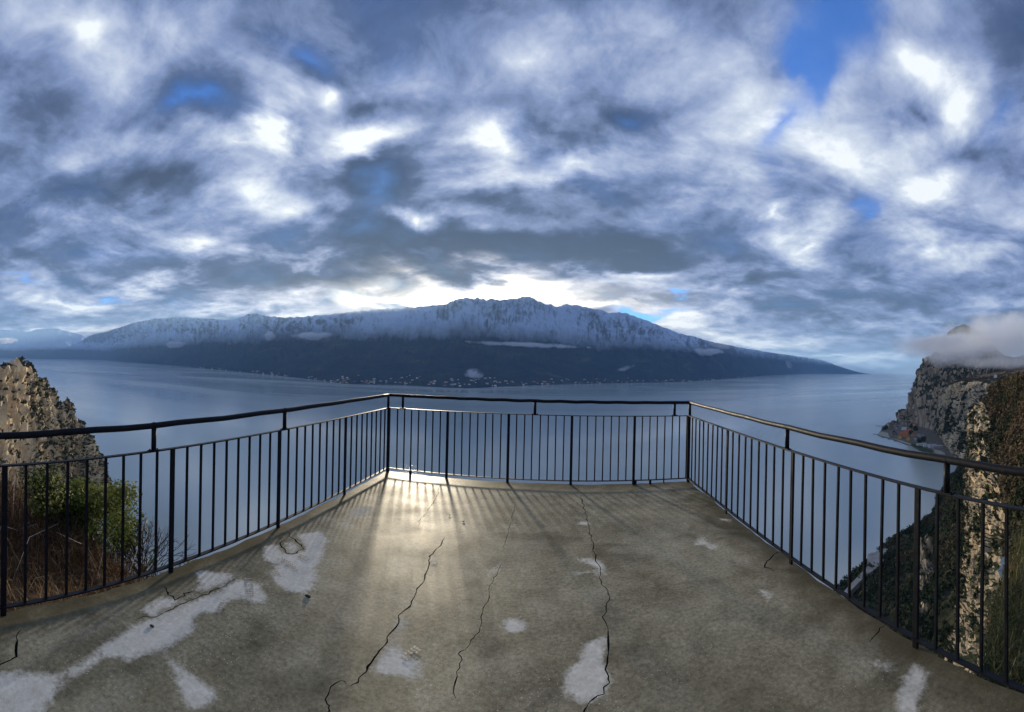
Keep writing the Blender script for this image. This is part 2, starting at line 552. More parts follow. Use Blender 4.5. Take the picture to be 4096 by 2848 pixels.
# ------------------------------------------------------------------ lake
def build_lake():
    rings = [0, 2000, 12000, 78000]
    n = 96
    vs, fs = [(0, 0, LAKE_Z)], []
    for r in rings[1:]:
        for i in range(n):
            a = 2 * math.pi * i / n
            vs.append((r * math.sin(a), r * math.cos(a), LAKE_Z))
    for i in range(n): fs.append((0, 1 + (i + 1) % n, 1 + i))
    for k_ in range(len(rings) - 2):
        o = 1 + k_ * n
        for i in range(n):
            j = (i + 1) % n
            fs.append((o + i, o + j, o + n + j, o + n + i))
    o = mesh('lake', vs, fs, M['water'])
    tag(o, kind='structure')
    return o


build_lake()
S2 = 4096 / 2295


def interp(pts, x):
    p = np.array(pts, float)
    return np.interp(x, p[:, 0], p[:, 1])


# ------------------------------------------------------------------ the mountain across the lake
SKYLINE = [(70, 800), (86, 796), (130, 786), (170, 770), (200, 753), (215, 748), (240, 743), (300, 723), (350, 714), (400, 711), (450, 713), (520, 717), (545, 708),
           (558, 702), (575, 703), (590, 708), (640, 712), (700, 708), (760, 702), (830, 694), (890, 690), (930, 689), (960, 685), (990, 683), (1010, 676), (1022, 670), (1040, 667), (1052, 669),
           (1065, 667), (1090, 671), (1120, 672), (1150, 669), (1172, 666), (1184, 666), (1200, 672), (1215, 680), (1235, 685), (1255, 686), (1264, 682), (1280, 684), (1300, 685),
           (1320, 690), (1340, 694), (1360, 700), (1385, 700), (1400, 702), (1440, 716), (1480, 731), (1520, 747), (1560, 756), (1600, 768), (1650, 777), (1700, 786), (1750, 793), (1800, 800),
           (1850, 807), (1900, 815), (1940, 827), (1960, 832)]
SHORE = [(30, 799), (86, 800.5), (150, 802.5), (250, 808), (330, 815), (420, 822), (520, 832), (620, 842), (740, 855), (770, 861), (830, 862), (900, 863), (950, 866), (1000, 869), (1060, 871),
         (1100, 868), (1150, 866), (1250, 862), (1350, 859.5), (1450, 858), (1500, 857), (1600, 852), (1700, 843), (1800, 838), (1880, 834.5), (1940, 831.5), (1960, 832.5)]


def horizon_y(px):
    th = (px - 2048) / FPX
    return YH + FPX * ROLL * np.sin(th)


def mountain_height():
    NU, NV = 900, 150
    xs = np.linspace(72, 1952, NU) * S2
    th = (xs - 2048) / FPX
    hy = horizon_y(xs)
    sh = interp([(a * S2, b * S2) for a, b in SHORE], xs)
    dep = np.maximum((sh - hy) / FPX, 0.0085)
    rs = np.minimum((EYE - LAKE_Z) / dep, 30000)
    ker = np.hanning(41); ker /= ker.sum()
    rs_s = np.convolve(np.pad(rs, 20, 'edge'), ker, 'valid')
    rs = rs_s * (1 + 0.004 * perlin(np.stack([th * 60, th * 0, th * 0], -1)))
    sk = interp([(a * S2, b * S2) for a, b in SKYLINE], xs)
    crag = fbm(np.stack([xs / 26, xs * 0, xs * 0 + 4], -1), 4, 0.55)
    amp = np.interp(xs / S2, [70, 540, 960, 1040, 1330, 1500, 1950], [2, 4, 5, 7, 6, 3, 2])
    sk = sk - crag * amp
    elv = (hy - sk) / FPX
    depth = np.interp(xs / S2, [72, 500, 900, 1150, 1500, 1950], [3000, 4800, 5200, 5200, 4800, 1500])
    rr = rs + depth
    zr = EYE + elv * rr
    zr = LAKE_Z + (zr - LAKE_Z) * np.interp(xs / S2, [72, 1840, 1952], [1, 1, 0.02])
    s = np.linspace(0, 1.12, NV)[None, :]
    R = rs[:, None] + depth[:, None] * s
    X = np.sin(th)[:, None] * R
    Y = np.cos(th)[:, None] * R
    total = (zr - LAKE_Z)[:, None]
    g = 0.30 * np.clip(s, 0, 1) + 0.70 * np.clip(s, 0, 1) ** 2.0
    step = np.clip((s - 0.50) / 0.30, 0, 1)
    step = step * step * (3 - 2 * step)
    centre = np.interp(xs / S2, [70, 300, 560, 900, 1100, 1350, 1600, 1950], [.1, .25, .3, .5, .65, .6, .2, 0])[:, None]
    g = g * (1 - centre * 0.6) + centre * 0.6 * (0.42 * np.clip(s, 0, 1) + 0.58 * step) 
    Z = LAKE_Z + total * g
    P = np.stack([X / 2300, Y / 2300, s * 0 + X * 0], -1)
    along = th[:, None] * rr[:, None]
    # spurs and gullies that run down the slope
    wob = fbm(np.stack([X / 1500, Y / 1500, X * 0 + 2], -1), 3) * 500
    gul = fbm(np.stack([(along + wob) / 620, s * 1.3 + along * 0, along * 0 + s * 0], -1), 5, 0.55, True)
    big = fbm(P * 1.6, 5, 0.5)
    env = np.sin(np.pi * np.clip(s, 0, 1)) ** 0.8
    up = np.clip((s - 0.25) / 0.5, 0, 1)
    Z = Z + total * env * (0.075 * big + 0.085 * up * (gul - 0.5))
    Z = Z + total * 0.022 * env * (0.3 + up) * fbm(np.stack([X / 300, Y / 300, X * 0], -1), 4, 0.6, True)
    back = np.clip((s - 1.0) / 0.12, 0, 1)
    Z = Z - total * 0.35 * back
    Z[:, 0] = LAKE_Z - 15
    Z = np.where((s > 0.004) & (s < 0.3), np.maximum(Z, LAKE_Z + 2 + 300 * s * np.interp(xs / S2, [72, 1840, 1952], [1, 1, 0])[:, None]), Z)
    return X, Y, Z, NU, NV, rs, th, np.clip(gul * .5 + .35, 0, 1) * up


mX, mY, mZ, mNU, mNV, m_rs, m_th, m_rib = mountain_height()
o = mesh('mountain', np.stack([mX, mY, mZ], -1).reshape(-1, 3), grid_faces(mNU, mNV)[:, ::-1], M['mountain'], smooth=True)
attr(o, 'rib', m_rib)
tag(o, kind='structure')


def far_range(name, sky_pts, r0, depth, seed, base=LAKE_Z, amp=2.0):
    NU, NV = 220, 40
    xs = np.linspace(sky_pts[0][0], sky_pts[-1][0], NU) * S2
    th = (xs - 2048) / FPX
    sk = interp([(a * S2, b * S2) for a, b in sky_pts], xs) - fbm(np.stack([xs / 22, xs * 0 + seed, xs * 0], -1), 4) * amp
    elv = (horizon_y(xs) - sk) / FPX
    s = np.linspace(0, 1.1, NV)[None, :]
    R = r0 + depth * s + 0 * th[:, None]
    X, Y = np.sin(th)[:, None] * R, np.cos(th)[:, None] * R
    tot = (EYE + elv * (r0 + depth) - base)[:, None]
    Z = base - 5 + tot * (0.35 * np.clip(s, 0, 1) + 0.65 * np.clip(s, 0, 1) ** 1.7)
    env = np.sin(np.pi * np.clip(s, 0, 1))
    Z = Z + tot * env * (0.10 * fbm(np.stack([X / 2600, Y / 2600, X * 0 + seed], -1), 5) + 0.05 * fbm(np.stack([th[:, None] * 70 + 0 * s, s * 1.2 + 0 * th[:, None], X * 0], -1), 4, 0.5, True))
    Z = Z - tot * 0.3 * np.clip((s - 1) / .1, 0, 1)
    o = mesh(name, np.stack([X, Y, Z], -1).reshape(-1, 3), grid_faces(NU, NV)[:, ::-1], M['mountain'], smooth=True)
    return tag(o, kind='structure')


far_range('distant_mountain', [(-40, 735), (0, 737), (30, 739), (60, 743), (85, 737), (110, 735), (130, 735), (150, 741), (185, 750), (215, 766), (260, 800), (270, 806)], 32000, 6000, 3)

# ------------------------------------------------------------------ cliffs and slopes of the near shore
def cells(p):
    """value of the nearest jittered cell: broken, angular blocks"""
    i = np.floor(p).astype(np.int64)
    best = np.full(p.shape[:-1], 1e9); val = np.zeros(p.shape[:-1])
    for a in (-1, 0, 1):
        for b in (-1, 0, 1):
            for c in (-1, 0, 1):
                q = i + np.array([a, b, c])
                h = _perm[(q[..., 0]) & 4095]; h = _perm[(h + q[..., 1]) & 4095]; h = _perm[(h + q[..., 2]) & 4095]
                ctr = q + .5 + .42 * _grad[h]
                d_ = ((p - ctr) ** 2).sum(-1)
                m_ = d_ < best
                best = np.where(m_, d_, best); val = np.where(m_, h / 4095.0, val)
    return val - .5


def loft(name, rows, nu, nv, mat, disp=0.0, scale=30.0, seed=0, stretch=0.45, ridged=0.5, flip=False, pin=0.0, block=0.0):
    """surface through rows of points (bottom row first); every row is a list of world points"""
    res = []
    for row in rows:
        p = np.array(row, float)
        dd = np.r_[0, np.cumsum(np.linalg.norm(np.diff(p, axis=0), axis=1))]
        t = np.linspace(0, dd[-1], nu)
        res.append(np.stack([np.interp(t, dd, p[:, k_]) for k_ in range(3)], -1))
    res = np.array(res)
    L_ = np.r_[0, np.cumsum(np.linalg.norm(np.diff(res, axis=0), axis=2).mean(1))]
    tv = np.linspace(0, L_[-1], nv)
    V = np.empty((nu, nv, 3))
    for k_ in range(3):
        for i in range(nu):
            V[i, :, k_] = np.interp(tv, L_, res[:, i, k_])
    du = np.gradient(V, axis=0); dv = np.gradient(V, axis=1)
    N = np.cross(du, dv)
    N /= np.linalg.norm(N, axis=2)[..., None] + 1e-9
    # let normals face the camera side
    s_ = np.sign((N * (np.array([0, 0, EYE]) - V)).sum(2))
    N = N * s_[..., None]
    Q = V / scale * np.array([1, 1, stretch]) + seed * 5.1
    h = (1 - ridged) * fbm(Q, 6, 0.55) + ridged * (fbm(Q * 1.3 + 9, 5, 0.55, True) - 0.9) + 0.35 * fbm(V / scale * 4.2 + seed, 4, 0.6)
    h = h + block * cells(V / scale * np.array([1.5, 1.5, .55]) + seed + .25 * fbm(V / scale * 3, 3)[..., None]) + block * .38 * cells(V / scale * np.array([4.2, 4.2, 1.5]) + seed + .2 * fbm(V / scale * 5, 2)[..., None])
    w = 1.0
    if pin:
        t = np.linspace(0, 1, nv)[None, :]
        w = np.clip(np.minimum(t, 1 - t) / pin, 0.15, 1)
    V = V + N * (disp * h * w)[..., None]
    F = grid_faces(nu, nv)
    if flip: F = F[:, ::-1]
    o = mesh(name, V.reshape(-1, 3), F, mat, smooth=(block == 0))
    tag(o, kind='structure')
    return o, V, N


# the left headland: a limestone wall that runs away to the right and drops to the lake
lc_top = [(-330, 1400, 300), (-150, 1405, 350), (0, 1428, 420), (60, 1440, 455), (110, 1470, 490), (150, 1520, 525), (200, 1540, 565), (225, 1600, 585), (260, 1612, 605), (292, 1665, 630), (298, 1690, 640), (345, 1730, 665), (366, 1795, 680), (372, 1835, 690), (420, 1890, 710), (440, 1930, 730)]
lc_bot = [(-330, 2100, 272), (-150, 2100, 322), (0, 2100, 392), (60, 2100, 427), (110, 2100, 462), (150, 2100, 497), (200, 2100, 537), (225, 2100, 557), (260, 2100, 577), (292, 2100, 602), (330, 2100, 612), (365, 2100, 637), (400, 2100, 652), (430, 2100, 662), (470, 2100, 682), (500, 2100, 702)]
lc_top = [(a, b + (36 if a < 130 else 12), c) for a, b, c in lc_top]
def down_to(px, py, r, z):
    x, y, _ = at(px, py, r)
    return (x, y, z)
rows = [[down_to(a, b, c, LAKE_Z - 3) for a, b, c in lc_bot],
        [tuple(0.35 * np.array(at(t[0], t[1], t[2])) + 0.65 * np.array(down_to(*b_, LAKE_Z))) for t, b_ in zip(lc_top, lc_bot)],
        [tuple(0.80 * np.array(at(t[0], t[1], t[2])) + 0.20 * np.array(down_to(*b_, LAKE_Z))) for t, b_ in zip(lc_top, lc_bot)],
        [at(*t) for t in lc_top],
        [tuple(np.array(at(t[0] - 60, t[1] + 6, t[2] + 60))) for t in lc_top],
        [tuple(np.array(at(t[0] - 200, t[1] + 260, t[2] + 200))) for t in lc_top]]
cl_left, LV, LN = loft('limestone_headland', rows, 330, 240, M['cliff_left'], 15.0, 70.0, 1, 0.35, 0.6, pin=0.12, block=.75)

# far right headland above the village
hA_top = [(3596, 1665, 2040), (3625, 1640, 2030), (3640, 1602, 2020), (3655, 1550, 2010), (3672, 1478, 2000), (3688, 1444, 2010), (3702, 1436, 2030), (3740, 1432, 2090), (3800, 1430, 2160), (3900, 1430, 2250), (4050, 1430, 2350), (4200, 1430, 2400)]
hA_bot = [(3600, 1688, 2020), (3625, 1694, 1985), (3645, 1700, 1960), (3668, 1708, 1930), (3690, 1716, 1900), (3715, 1726, 1850), (3740, 1736, 1800), (3775, 1742, 1780), (3830, 1742, 1780), (3930, 1742, 1800), (4070, 1742, 1820), (4200, 1742, 1850)]
rows = [[down_to(*b_, LAKE_Z - 2) for b_ in hA_bot],
        [tuple(0.25 * np.array(at(*t)) + 0.75 * np.array(down_to(*b_, LAKE_Z))) for t, b_ in zip(hA_top, hA_bot)],
        [at(*t) for t in hA_top],
        [tuple(np.array(at(t[0] + 60, max(t[1], 1446) + 4, t[2] + 500))) for t in hA_top],
        [tuple(np.array(at(t[0] + 120, t[1] + 60, t[2] + 1300))) for t in hA_top]]
cl_a, AV, AN = loft('far_headland', rows, 200, 120, M['cliff_far'], 34.0, 170.0, 2, 0.4, 0.55, pin=0.1, block=.6)

# middle cliff with the heath plateau on top
hB_top = [(3762, 1600, 1700), (3780, 1560, 1660), (3797, 1541, 1620), (3830, 1530, 1580), (3858, 1524, 1540), (3872, 1530, 1500), (3900, 1524, 1430), (3930, 1528, 1380), (3990, 1535, 1330), (4100, 1540, 1290)]
hB_bot = [(3744, 1738, 1700), (3756, 1748, 1630), (3768, 1764, 1540), (3782, 1784, 1440), (3800, 1808, 1340), (3815, 1830, 1260), (3835, 1850, 1200), (3860, 1870, 1150), (3930, 1900, 1090), (4100, 1930, 1040)]
rows = [[down_to(*b_, LAKE_Z - 2) for b_ in hB_bot],
        [tuple(0.5 * np.array(at(*t)) + 0.5 * np.array(down_to(*b_, LAKE_Z))) for t, b_ in zip(hB_top, hB_bot)],
        [at(*t) for t in hB_top]]
cl_b, BV, BN = loft('middle_cliff', rows, 170, 110, M['cliff_mid'], 24.0, 110.0, 3, 0.32, 0.6, pin=0.1, block=.6)
pl = [(3795, 1540, 1640), (3830, 1531, 1600), (3858, 1525, 1560), (3900, 1525, 1450), (3990, 1536, 1350), (4110, 1541, 1310)]
pl2 = [(3800, 1532, 1900), (3840, 1520, 1900), (3880, 1510, 1880), (3930, 1500, 1850), (4000, 1482, 1800), (4120, 1455, 1760)]
pl3 = [(3810, 1545, 2300), (3850, 1545, 2300), (3890, 1545, 2300), (3940, 1545, 2300), (4010, 1545, 2300), (4120, 1545, 2300)]
plat, PV, PN = loft('plateau', [[at(*p) for p in pl], [at(*p) for p in pl2], [at(*p) for p in pl3]], 120, 50, M['heath'], 5.0, 90.0, 6, 1.0, 0.2)

# the wooded shore below and the near rock wall with the brown wood above it
e_sh = [(3270, 2440, 0), (3340, 2345, 0), (3389, 2296, 0), (3440, 2262, 0), (3479, 2222, 0), (3538, 2166, 0), (3610, 2126, 0), (3675, 2092, 0), (3737, 2056, 0), (3752, 2000, 0), (3770, 1958, 0), (3812, 1905, 0), (3850, 1880, 0)]
row0 = [tuple(np.array(on_z(a, b, LAKE_Z)) + np.array((0, 0, -3))) for a, b, _ in e_sh]
row1 = [at(3420, 2700, 330), at(3500, 2600, 350), at(3560, 2500, 370), at(3600, 2400, 400), at(3650, 2330, 430), at(3690, 2260, 470), at(3730, 2190, 510), at(3765, 2110, 560), at(3790, 2020, 620), at(3800, 1950, 700), at(3830, 1900, 800), at(3860, 1860, 880), at(3890, 1830, 930)]
row2 = [at(3640, 3000, 200), at(3700, 2860, 215), at(3760, 2740, 230), at(3800, 2620, 245), at(3830, 2520, 260), at(3850, 2420, 280), at(3865, 2300, 310), at(3880, 2180, 350), at(3880, 2060, 420), at(3870, 1960, 500), at(3880, 1890, 600), at(3900, 1850, 680), at(3930, 1800, 740)]
sl, EV, EN = loft('wooded_shore_slope', [row0, row1, row2], 220, 150, M['forest_floor'], 9.0, 50.0, 8, 0.8, 0.4, pin=0.08)
wA = [at(3860, 3000, 120), at(3890, 2750, 130), at(3930, 2560, 140), at(3962, 2480, 150), at(3962, 2330, 165), at(3950, 2180, 185), at(3940, 2060, 210), at(3935, 1960, 240), at(3905, 1850, 280), at(3888, 1800, 320), at(3885, 1740, 360), at(3880, 1690, 410), at(3885, 1650, 450)]
wB = [at(4020, 3000, 105), at(4010, 2760, 112), at(3990, 2600, 120), at(3985, 2505, 128), at(4016, 2330, 145), at(4025, 2200, 165), at(4030, 2060, 190), at(4010, 1960, 220), at(3975, 1860, 260), at(3962, 1800, 300), at(3965, 1720, 340), at(3960, 1660, 390), at(3930, 1605, 440)]
wall, WV, WN = loft('near_rock_wall', [row2, wA, wB], 420, 130, M['cliff_near'], 6.0, 26.0, 11, 0.3, 0.6, block=.8)
wC = [at(4140, 3000, 80), at(4130, 2700, 85), at(4110, 2500, 95), at(4105, 2350, 110), at(4110, 2200, 130), at(4115, 2060, 150), at(4110, 1950, 180), at(4100, 1850, 215), at(4090, 1780, 255), at(4070, 1700, 300), at(4060, 1640, 350), at(4030, 1590, 400), at(3960, 1575, 450)]
wD = [at(4300, 3000, 70), at(4300, 2700, 75), at(4300, 2500, 80), at(4300, 2300, 95), at(4290, 2100, 115), at(4280, 1900, 140), at(4260, 1750, 170), at(4240, 1620, 200), at(4200, 1540, 240), at(4140, 1500, 290), at(4060, 1505, 340), at(4000, 1525, 390), at(3955, 1555, 450)]
wood, DV, DN = loft('brown_wooded_slope', [wB, wC, wD], 200, 90, M['forest_floor'], 5.0, 30.0, 13, 0.8, 0.3)

# small dark summit that stands out of the fog
pk = [[down_to(3720, 1300, 3300, 0), down_to(3830, 1300, 3300, 0), down_to(3960, 1300, 3300, 0), down_to(4100, 1300, 3300, 0)],
      [at(3770, 1360, 3350), at(3800, 1330, 3350), at(3870, 1320, 3350), at(3960, 1370, 3350)],
      [at(3795, 1326, 3400), at(3826, 1304, 3400), at(3860, 1296, 3400), at(3905, 1318, 3400)],
      [at(3795, 1400, 3700), at(3826, 1400, 3700), at(3860, 1400, 3700), at(3905, 1400, 3700)]]
loft('fog_bound_summit', pk, 60, 50, M['forest_floor'], 8.0, 90.0, 21, 1.0, 0.3)

# pale rock outcrops in the wooded slope
for k_, (px, py, s_, tall, lab) in enumerate(((3700, 2235, 10, 2.2, 'tall pale rock tooth in the wooded slope'), (3718, 2300, 9, 1.2, 'pale rock below the tall rock tooth'), (3695, 2345, 7, 1.4, 'narrow pale rock low in the wooded slope'),
                                              (3888, 2370, 6, 2.4, 'tall pale rock rib left of the near rock wall'), (3705, 2465, 6, 1.8, 'pale rock rib deep in the wooded slope'), (3552, 2166, 5, .9, 'pale boulder at the water edge below the wood'))):
    dd = np.array(ray(px, py))
    Cx = EV.reshape(-1, 3)
    rel = Cx - np.array([0, 0, EYE])
    t_ = rel[:, :2] @ dd[:2]
    err = np.linalg.norm(rel - t_[:, None] * dd, axis=1) + np.where(t_ > 0, 0, 1e6)
    c = Cx[np.argmin(err)]
    bm = bmesh.new()
    bmesh.ops.create_icosphere(bm, subdivisions=4, radius=1.0)
    P_ = np.array([v.co[:] for v in bm.verts])
    hh = 1 + .5 * fbm(P_ * 1.4 + k_ * 3, 4) + .30 * cells(P_ * np.array([2.2, 2.2, 1.1]) + k_)
    for v, q, h_ in zip(bm.verts, P_, hh): v.co = Vector((q[0] * s_ * h_, q[1] * s_ * h_, q[2] * s_ * tall * h_))
    o = from_bm('rock_outcrop', bm, M['cliff_near'])
    o.location = c.tolist()
    tag(o, lab, 'rock', 'rocks in the wooded slope')


# ------------------------------------------------------------------ terrace
cF = dict(cx=-.288, d=5.897, yaw=-.109, pl=1.548, pr=1.558, sl=.144, sr=.155)
H_TOP, H_UP, H_BOT = 1.152, 0.960, 0.056
RS = 0.11
fw = 39.6 * RS
Ry = np.array([[math.cos(cF['yaw']), -math.sin(cF['yaw'])], [math.sin(cF['yaw']), math.cos(cF['yaw'])]])
CA = Ry @ np.array([cF['cx'] - fw / 2, cF['d']])
CB = Ry @ np.array([cF['cx'] + fw / 2, cF['d']])
dF = (CB - CA) / fw
dL = Ry @ np.array([-math.cos(cF['pl']), -math.sin(cF['pl'])])
dR = Ry @ np.array([math.cos(cF['pr']), -math.sin(cF['pr'])])
LEN_L, LEN_R = 36 * .144 + 4.4, 31 * .155 + 4.3


def seg_pts(a, b, n):
    return [a + (b - a) * t for t in np.linspace(0, 1, n, endpoint=False)]


def c4(u, v): return (u * .6098, 1900 + v * .6098)
def c5(u, v): return (1200 + u * .6533, 1900 + v * .6533)
def c6(u, v): return (2700 + u * .60801, 1900 + v * .60801)
def c1(u, v): return (u * .69686, 1300 + v * .69686)


def fl(conv, pts):
    return [np.array(on_z(*conv(u, v), 0.0))[:2] for u, v in pts]


CRACKS = [  # floor polyline, width in metres
    (fl(c5, [(860, 60), (850, 100), (825, 155), (790, 210), (745, 262), (722, 310)]), .006),
    (fl(c5, [(885, 378), (860, 435), (830, 470), (800, 500), (788, 522), (785, 560), (770, 610), (755, 650), (715, 695), (712, 730), (685, 775), (665, 805), (605, 862), (598, 905), (560, 970), (525, 1020), (490, 1075), (455, 1120), (420, 1175), (385, 1225), (350, 1265), (310, 1290)]), .010),
    (fl(c5, [(285, 1280), (255, 1262), (185, 1297), (165, 1340), (168, 1400), (175, 1425), (165, 1448), (160, 1500)]), .008),
    (fl(c5, [(1318, 180), (1300, 260), (1270, 370), (1250, 450)]), .005),
    (fl(c5, [(1228, 545), (1200, 615), (1180, 640), (1158, 700), (1150, 750), (1135, 800), (1112, 835), (1112, 905), (1095, 960), (1070, 1000), (1030, 1030), (1000, 1065), (975, 1095), (995, 1130), (975, 1180), (955, 1230), (945, 1300), (955, 1370)]), .0055),
    (fl(c5, [(1712, 115), (1735, 180), (1758, 270), (1775, 360), (1795, 430), (1810, 510), (1830, 570), (1840, 630), (1865, 690), (1900, 725), (1875, 810), (1860, 870), (1880, 940), (1890, 1020), (1885, 1090), (1870, 1150), (1890, 1230), (1885, 1270), (1850, 1335), (1800, 1375), (1760, 1415), (1735, 1455), (1700, 1500)]), .009),
    (fl(c4, [(895, 945), (940, 935), (1000, 935), (1050, 920), (1110, 890), (1150, 865), (1220, 840), (1275, 812), (1330, 790), (1380, 765), (1430, 750), (1480, 730), (1510, 700), (1550, 675)]), .009),
    (fl(c4, [(1885, 372), (1900, 400), (1930, 420), (1960, 450), (1985, 470), (1985, 490), (1945, 512), (1905, 522), (1870, 500), (1850, 475), (1840, 445), (1852, 428)]), .013),
    (fl(c4, [(1080, 735), (1095, 760), (1100, 790), (1150, 815), (1190, 805), (1210, 780), (1250, 770), (1275, 758)]), .013),
    (fl(c4, [(140, 1010), (110, 1060), (100, 1110), (95, 1190), (70, 1215), (0, 1235), (-60, 1240)]), .014),
    (fl(c6, [(700, 495), (650, 520), (620, 555), (593, 580), (600, 605), (640, 625), (655, 632)]), .012),
    (fl(c6, [(1380, 990), (1350, 1005), (1320, 1050), (1280, 1100)]), .010),
    (fl(c6, [(270, 277), (300, 274), (330, 282)]), .009),
    (fl(c5, [(2010, 85), (2025, 105), (2060, 108), (2085, 92)]), .006),
]
DRY = [  # floor polygon, strength
    (fl(c4, [(-80, 1290), (0, 1290), (150, 1290), (330, 1300), (430, 1290), (520, 1220), (650, 1130), (760, 1070), (850, 1010), (960, 950), (1050, 922), (1150, 880), (1280, 818), (1400, 772), (1500, 720), (1590, 690), (1700, 720), (1750, 790), (1740, 830), (1640, 835), (1560, 810), (1480, 840), (1430, 900), (1330, 910), (1260, 930), (1270, 1020), (1230, 1060), (1130, 1120), (1050, 1150), (950, 1170), (860, 1220), (810, 1230), (780, 1180), (680, 1210), (560, 1290), (450, 1350), (390, 1400), (340, 1460), (300, 1520), (280, 1600), (-80, 1600)]), 1.0),
    (fl(c4, [(1280, 640), (1370, 630), (1520, 655), (1510, 690), (1440, 735), (1370, 755), (1300, 785), (1180, 830), (1100, 870), (980, 910), (900, 910), (960, 860), (1060, 800), (1110, 815), (1200, 815), (1280, 760), (1310, 720)]), .95),
    (fl(c4, [(1100, 1230), (1190, 1260), (1230, 1310), (1310, 1350), (1395, 1450), (1390, 1490), (1290, 1525), (1250, 1500), (1190, 1400), (1140, 1310)]), 1.1),
    (fl(c4, [(1720, 470), (1810, 455), (1860, 520), (1930, 530), (2000, 490), (1990, 460), (1960, 390), (2100, 370), (2140, 430), (2120, 530), (2060, 600), (2080, 680), (2040, 750), (1960, 780), (1870, 750), (1800, 700), (1780, 640), (1830, 580), (1740, 570)]), 1.0),
    (fl(c4, [(1860, 440), (1940, 435), (1970, 480), (1930, 510), (1880, 500)]), .8),
    (fl(c5, [(610, 870), (650, 850), (670, 890), (660, 930), (615, 940), (635, 990), (590, 1040), (620, 1080), (680, 1110), (720, 1130), (755, 1160), (750, 1210), (700, 1250), (610, 1220), (540, 1230), (440, 1180), (500, 1100), (560, 1010), (600, 930)]), .9),
    (fl(c5, [(1265, 890), (1335, 875), (1390, 915), (1362, 950), (1290, 966), (1265, 945)]), 1.15),
    (fl(c5, [(1710, 1050), (1810, 1000), (1872, 992), (1872, 1070), (1862, 1150), (1882, 1210), (1890, 1260), (1850, 1340), (1780, 1390), (1690, 1398), (1635, 1350), (1625, 1290), (1635, 1210), (1700, 1160), (1725, 1110)]), 1.05),
    (fl(c5, [(1705, 512), (1800, 500), (1850, 530), (1892, 570), (1882, 600), (1830, 628), (1770, 608), (1680, 612), (1665, 590), (1760, 588), (1800, 570)]), .75),
    (fl(c5, [(1180, 625), (1190, 540), (1225, 512), (1228, 560), (1208, 600)]), .9),
    (fl(c5, [(1700, 286), (1760, 286), (1795, 297), (1760, 308), (1705, 304)]), .9),
    (fl(c5, [(795, 505), (860, 487), (855, 530), (820, 562), (790, 548)]), .65),
    (fl(c6, [(1500, 1350), (1560, 1290), (1600, 1230), (1640, 1290), (1650, 1420), (1600, 1500), (1560, 1600), (1480, 1560), (1450, 1440), (1480, 1390)]), 1.0),
    (fl(c6, [(1290, 1215), (1370, 1205), (1445, 1270), (1430, 1305), (1330, 1265)]), .75),
    (fl(c6, [(105, 465), (150, 405), (180, 395), (235, 450), (300, 465), (240, 500), (190, 465)]), .75),
    (fl(c6, [(535, 760), (600, 735), (650, 790), (620, 835), (565, 805)]), .8),
    (fl(c6, [(290, 288), (370, 288), (350, 310)]), .9),
    (fl(c6, [(530, 565), (585, 555), (570, 600)]), .7),
    (fl(c1, [(2020, 1060), (2130, 1020), (2150, 1060), (2100, 1110), (2040, 1100)]), .55),
    (fl(c5, [(230, 300), (330, 190), (460, 180), (470, 240), (380, 270), (300, 330)]), .45),
]


def poly_sdf(P, poly):
    """signed distance, positive inside"""
    poly = np.array(poly)
    dmin = np.full(len(P), 1e9)
    inside = np.zeros(len(P), bool)
    for i in range(len(poly)):
        a, b = poly[i], poly[(i + 1) % len(poly)]
        ab, ap = b - a, P - a
        t = np.clip((ap @ ab) / (ab @ ab + 1e-12), 0, 1)
        dmin = np.minimum(dmin, np.linalg.norm(ap - t[:, None] * ab, axis=1))
        c = ((a[1] > P[:, 1]) != (b[1] > P[:, 1])) & (P[:, 0] < (b[0] - a[0]) * (P[:, 1] - a[1]) / (b[1] - a[1] + 1e-12) + a[0])
        inside ^= c
    return np.where(inside, dmin, -dmin)


def ribbon(line, w):
    """closed thin polygon along a jagged line"""
    p = np.array(line)
    out = []
    for i in range(len(p) - 1):
        seg = p[i + 1] - p[i]
        n = max(2, int(np.linalg.norm(seg) / 0.045))
        for t in np.linspace(0, 1, n, endpoint=False):
            out.append(p[i] + seg * t)
    out.append(p[-1])
    p = np.array(out)
    nrm = np.gradient(p, axis=0)
    nrm = np.stack([-nrm[:, 1], nrm[:, 0]], -1)
    nrm /= np.linalg.norm(nrm, axis=1)[:, None] + 1e-9
    jit = rng.normal(0, 0.0065, len(p)); jit[0] = jit[-1] = 0
    p = p + nrm * jit[:, None]
    ww = w * (0.35 + 0.8 * rng.random(len(p)) + 1.3 * np.clip(perlin(np.stack([p[:, 0] * 6, p[:, 1] * 6, p[:, 0] * 0], -1)) - .15, 0, 1)) * np.minimum(1, 0.25 + np.minimum(np.arange(len(p)), np.arange(len(p))[::-1]) / 3)
    a = p + nrm * ww[:, None] / 2
    b = p - nrm * ww[:, None] / 2
    return np.vstack([a, b[::-1]])


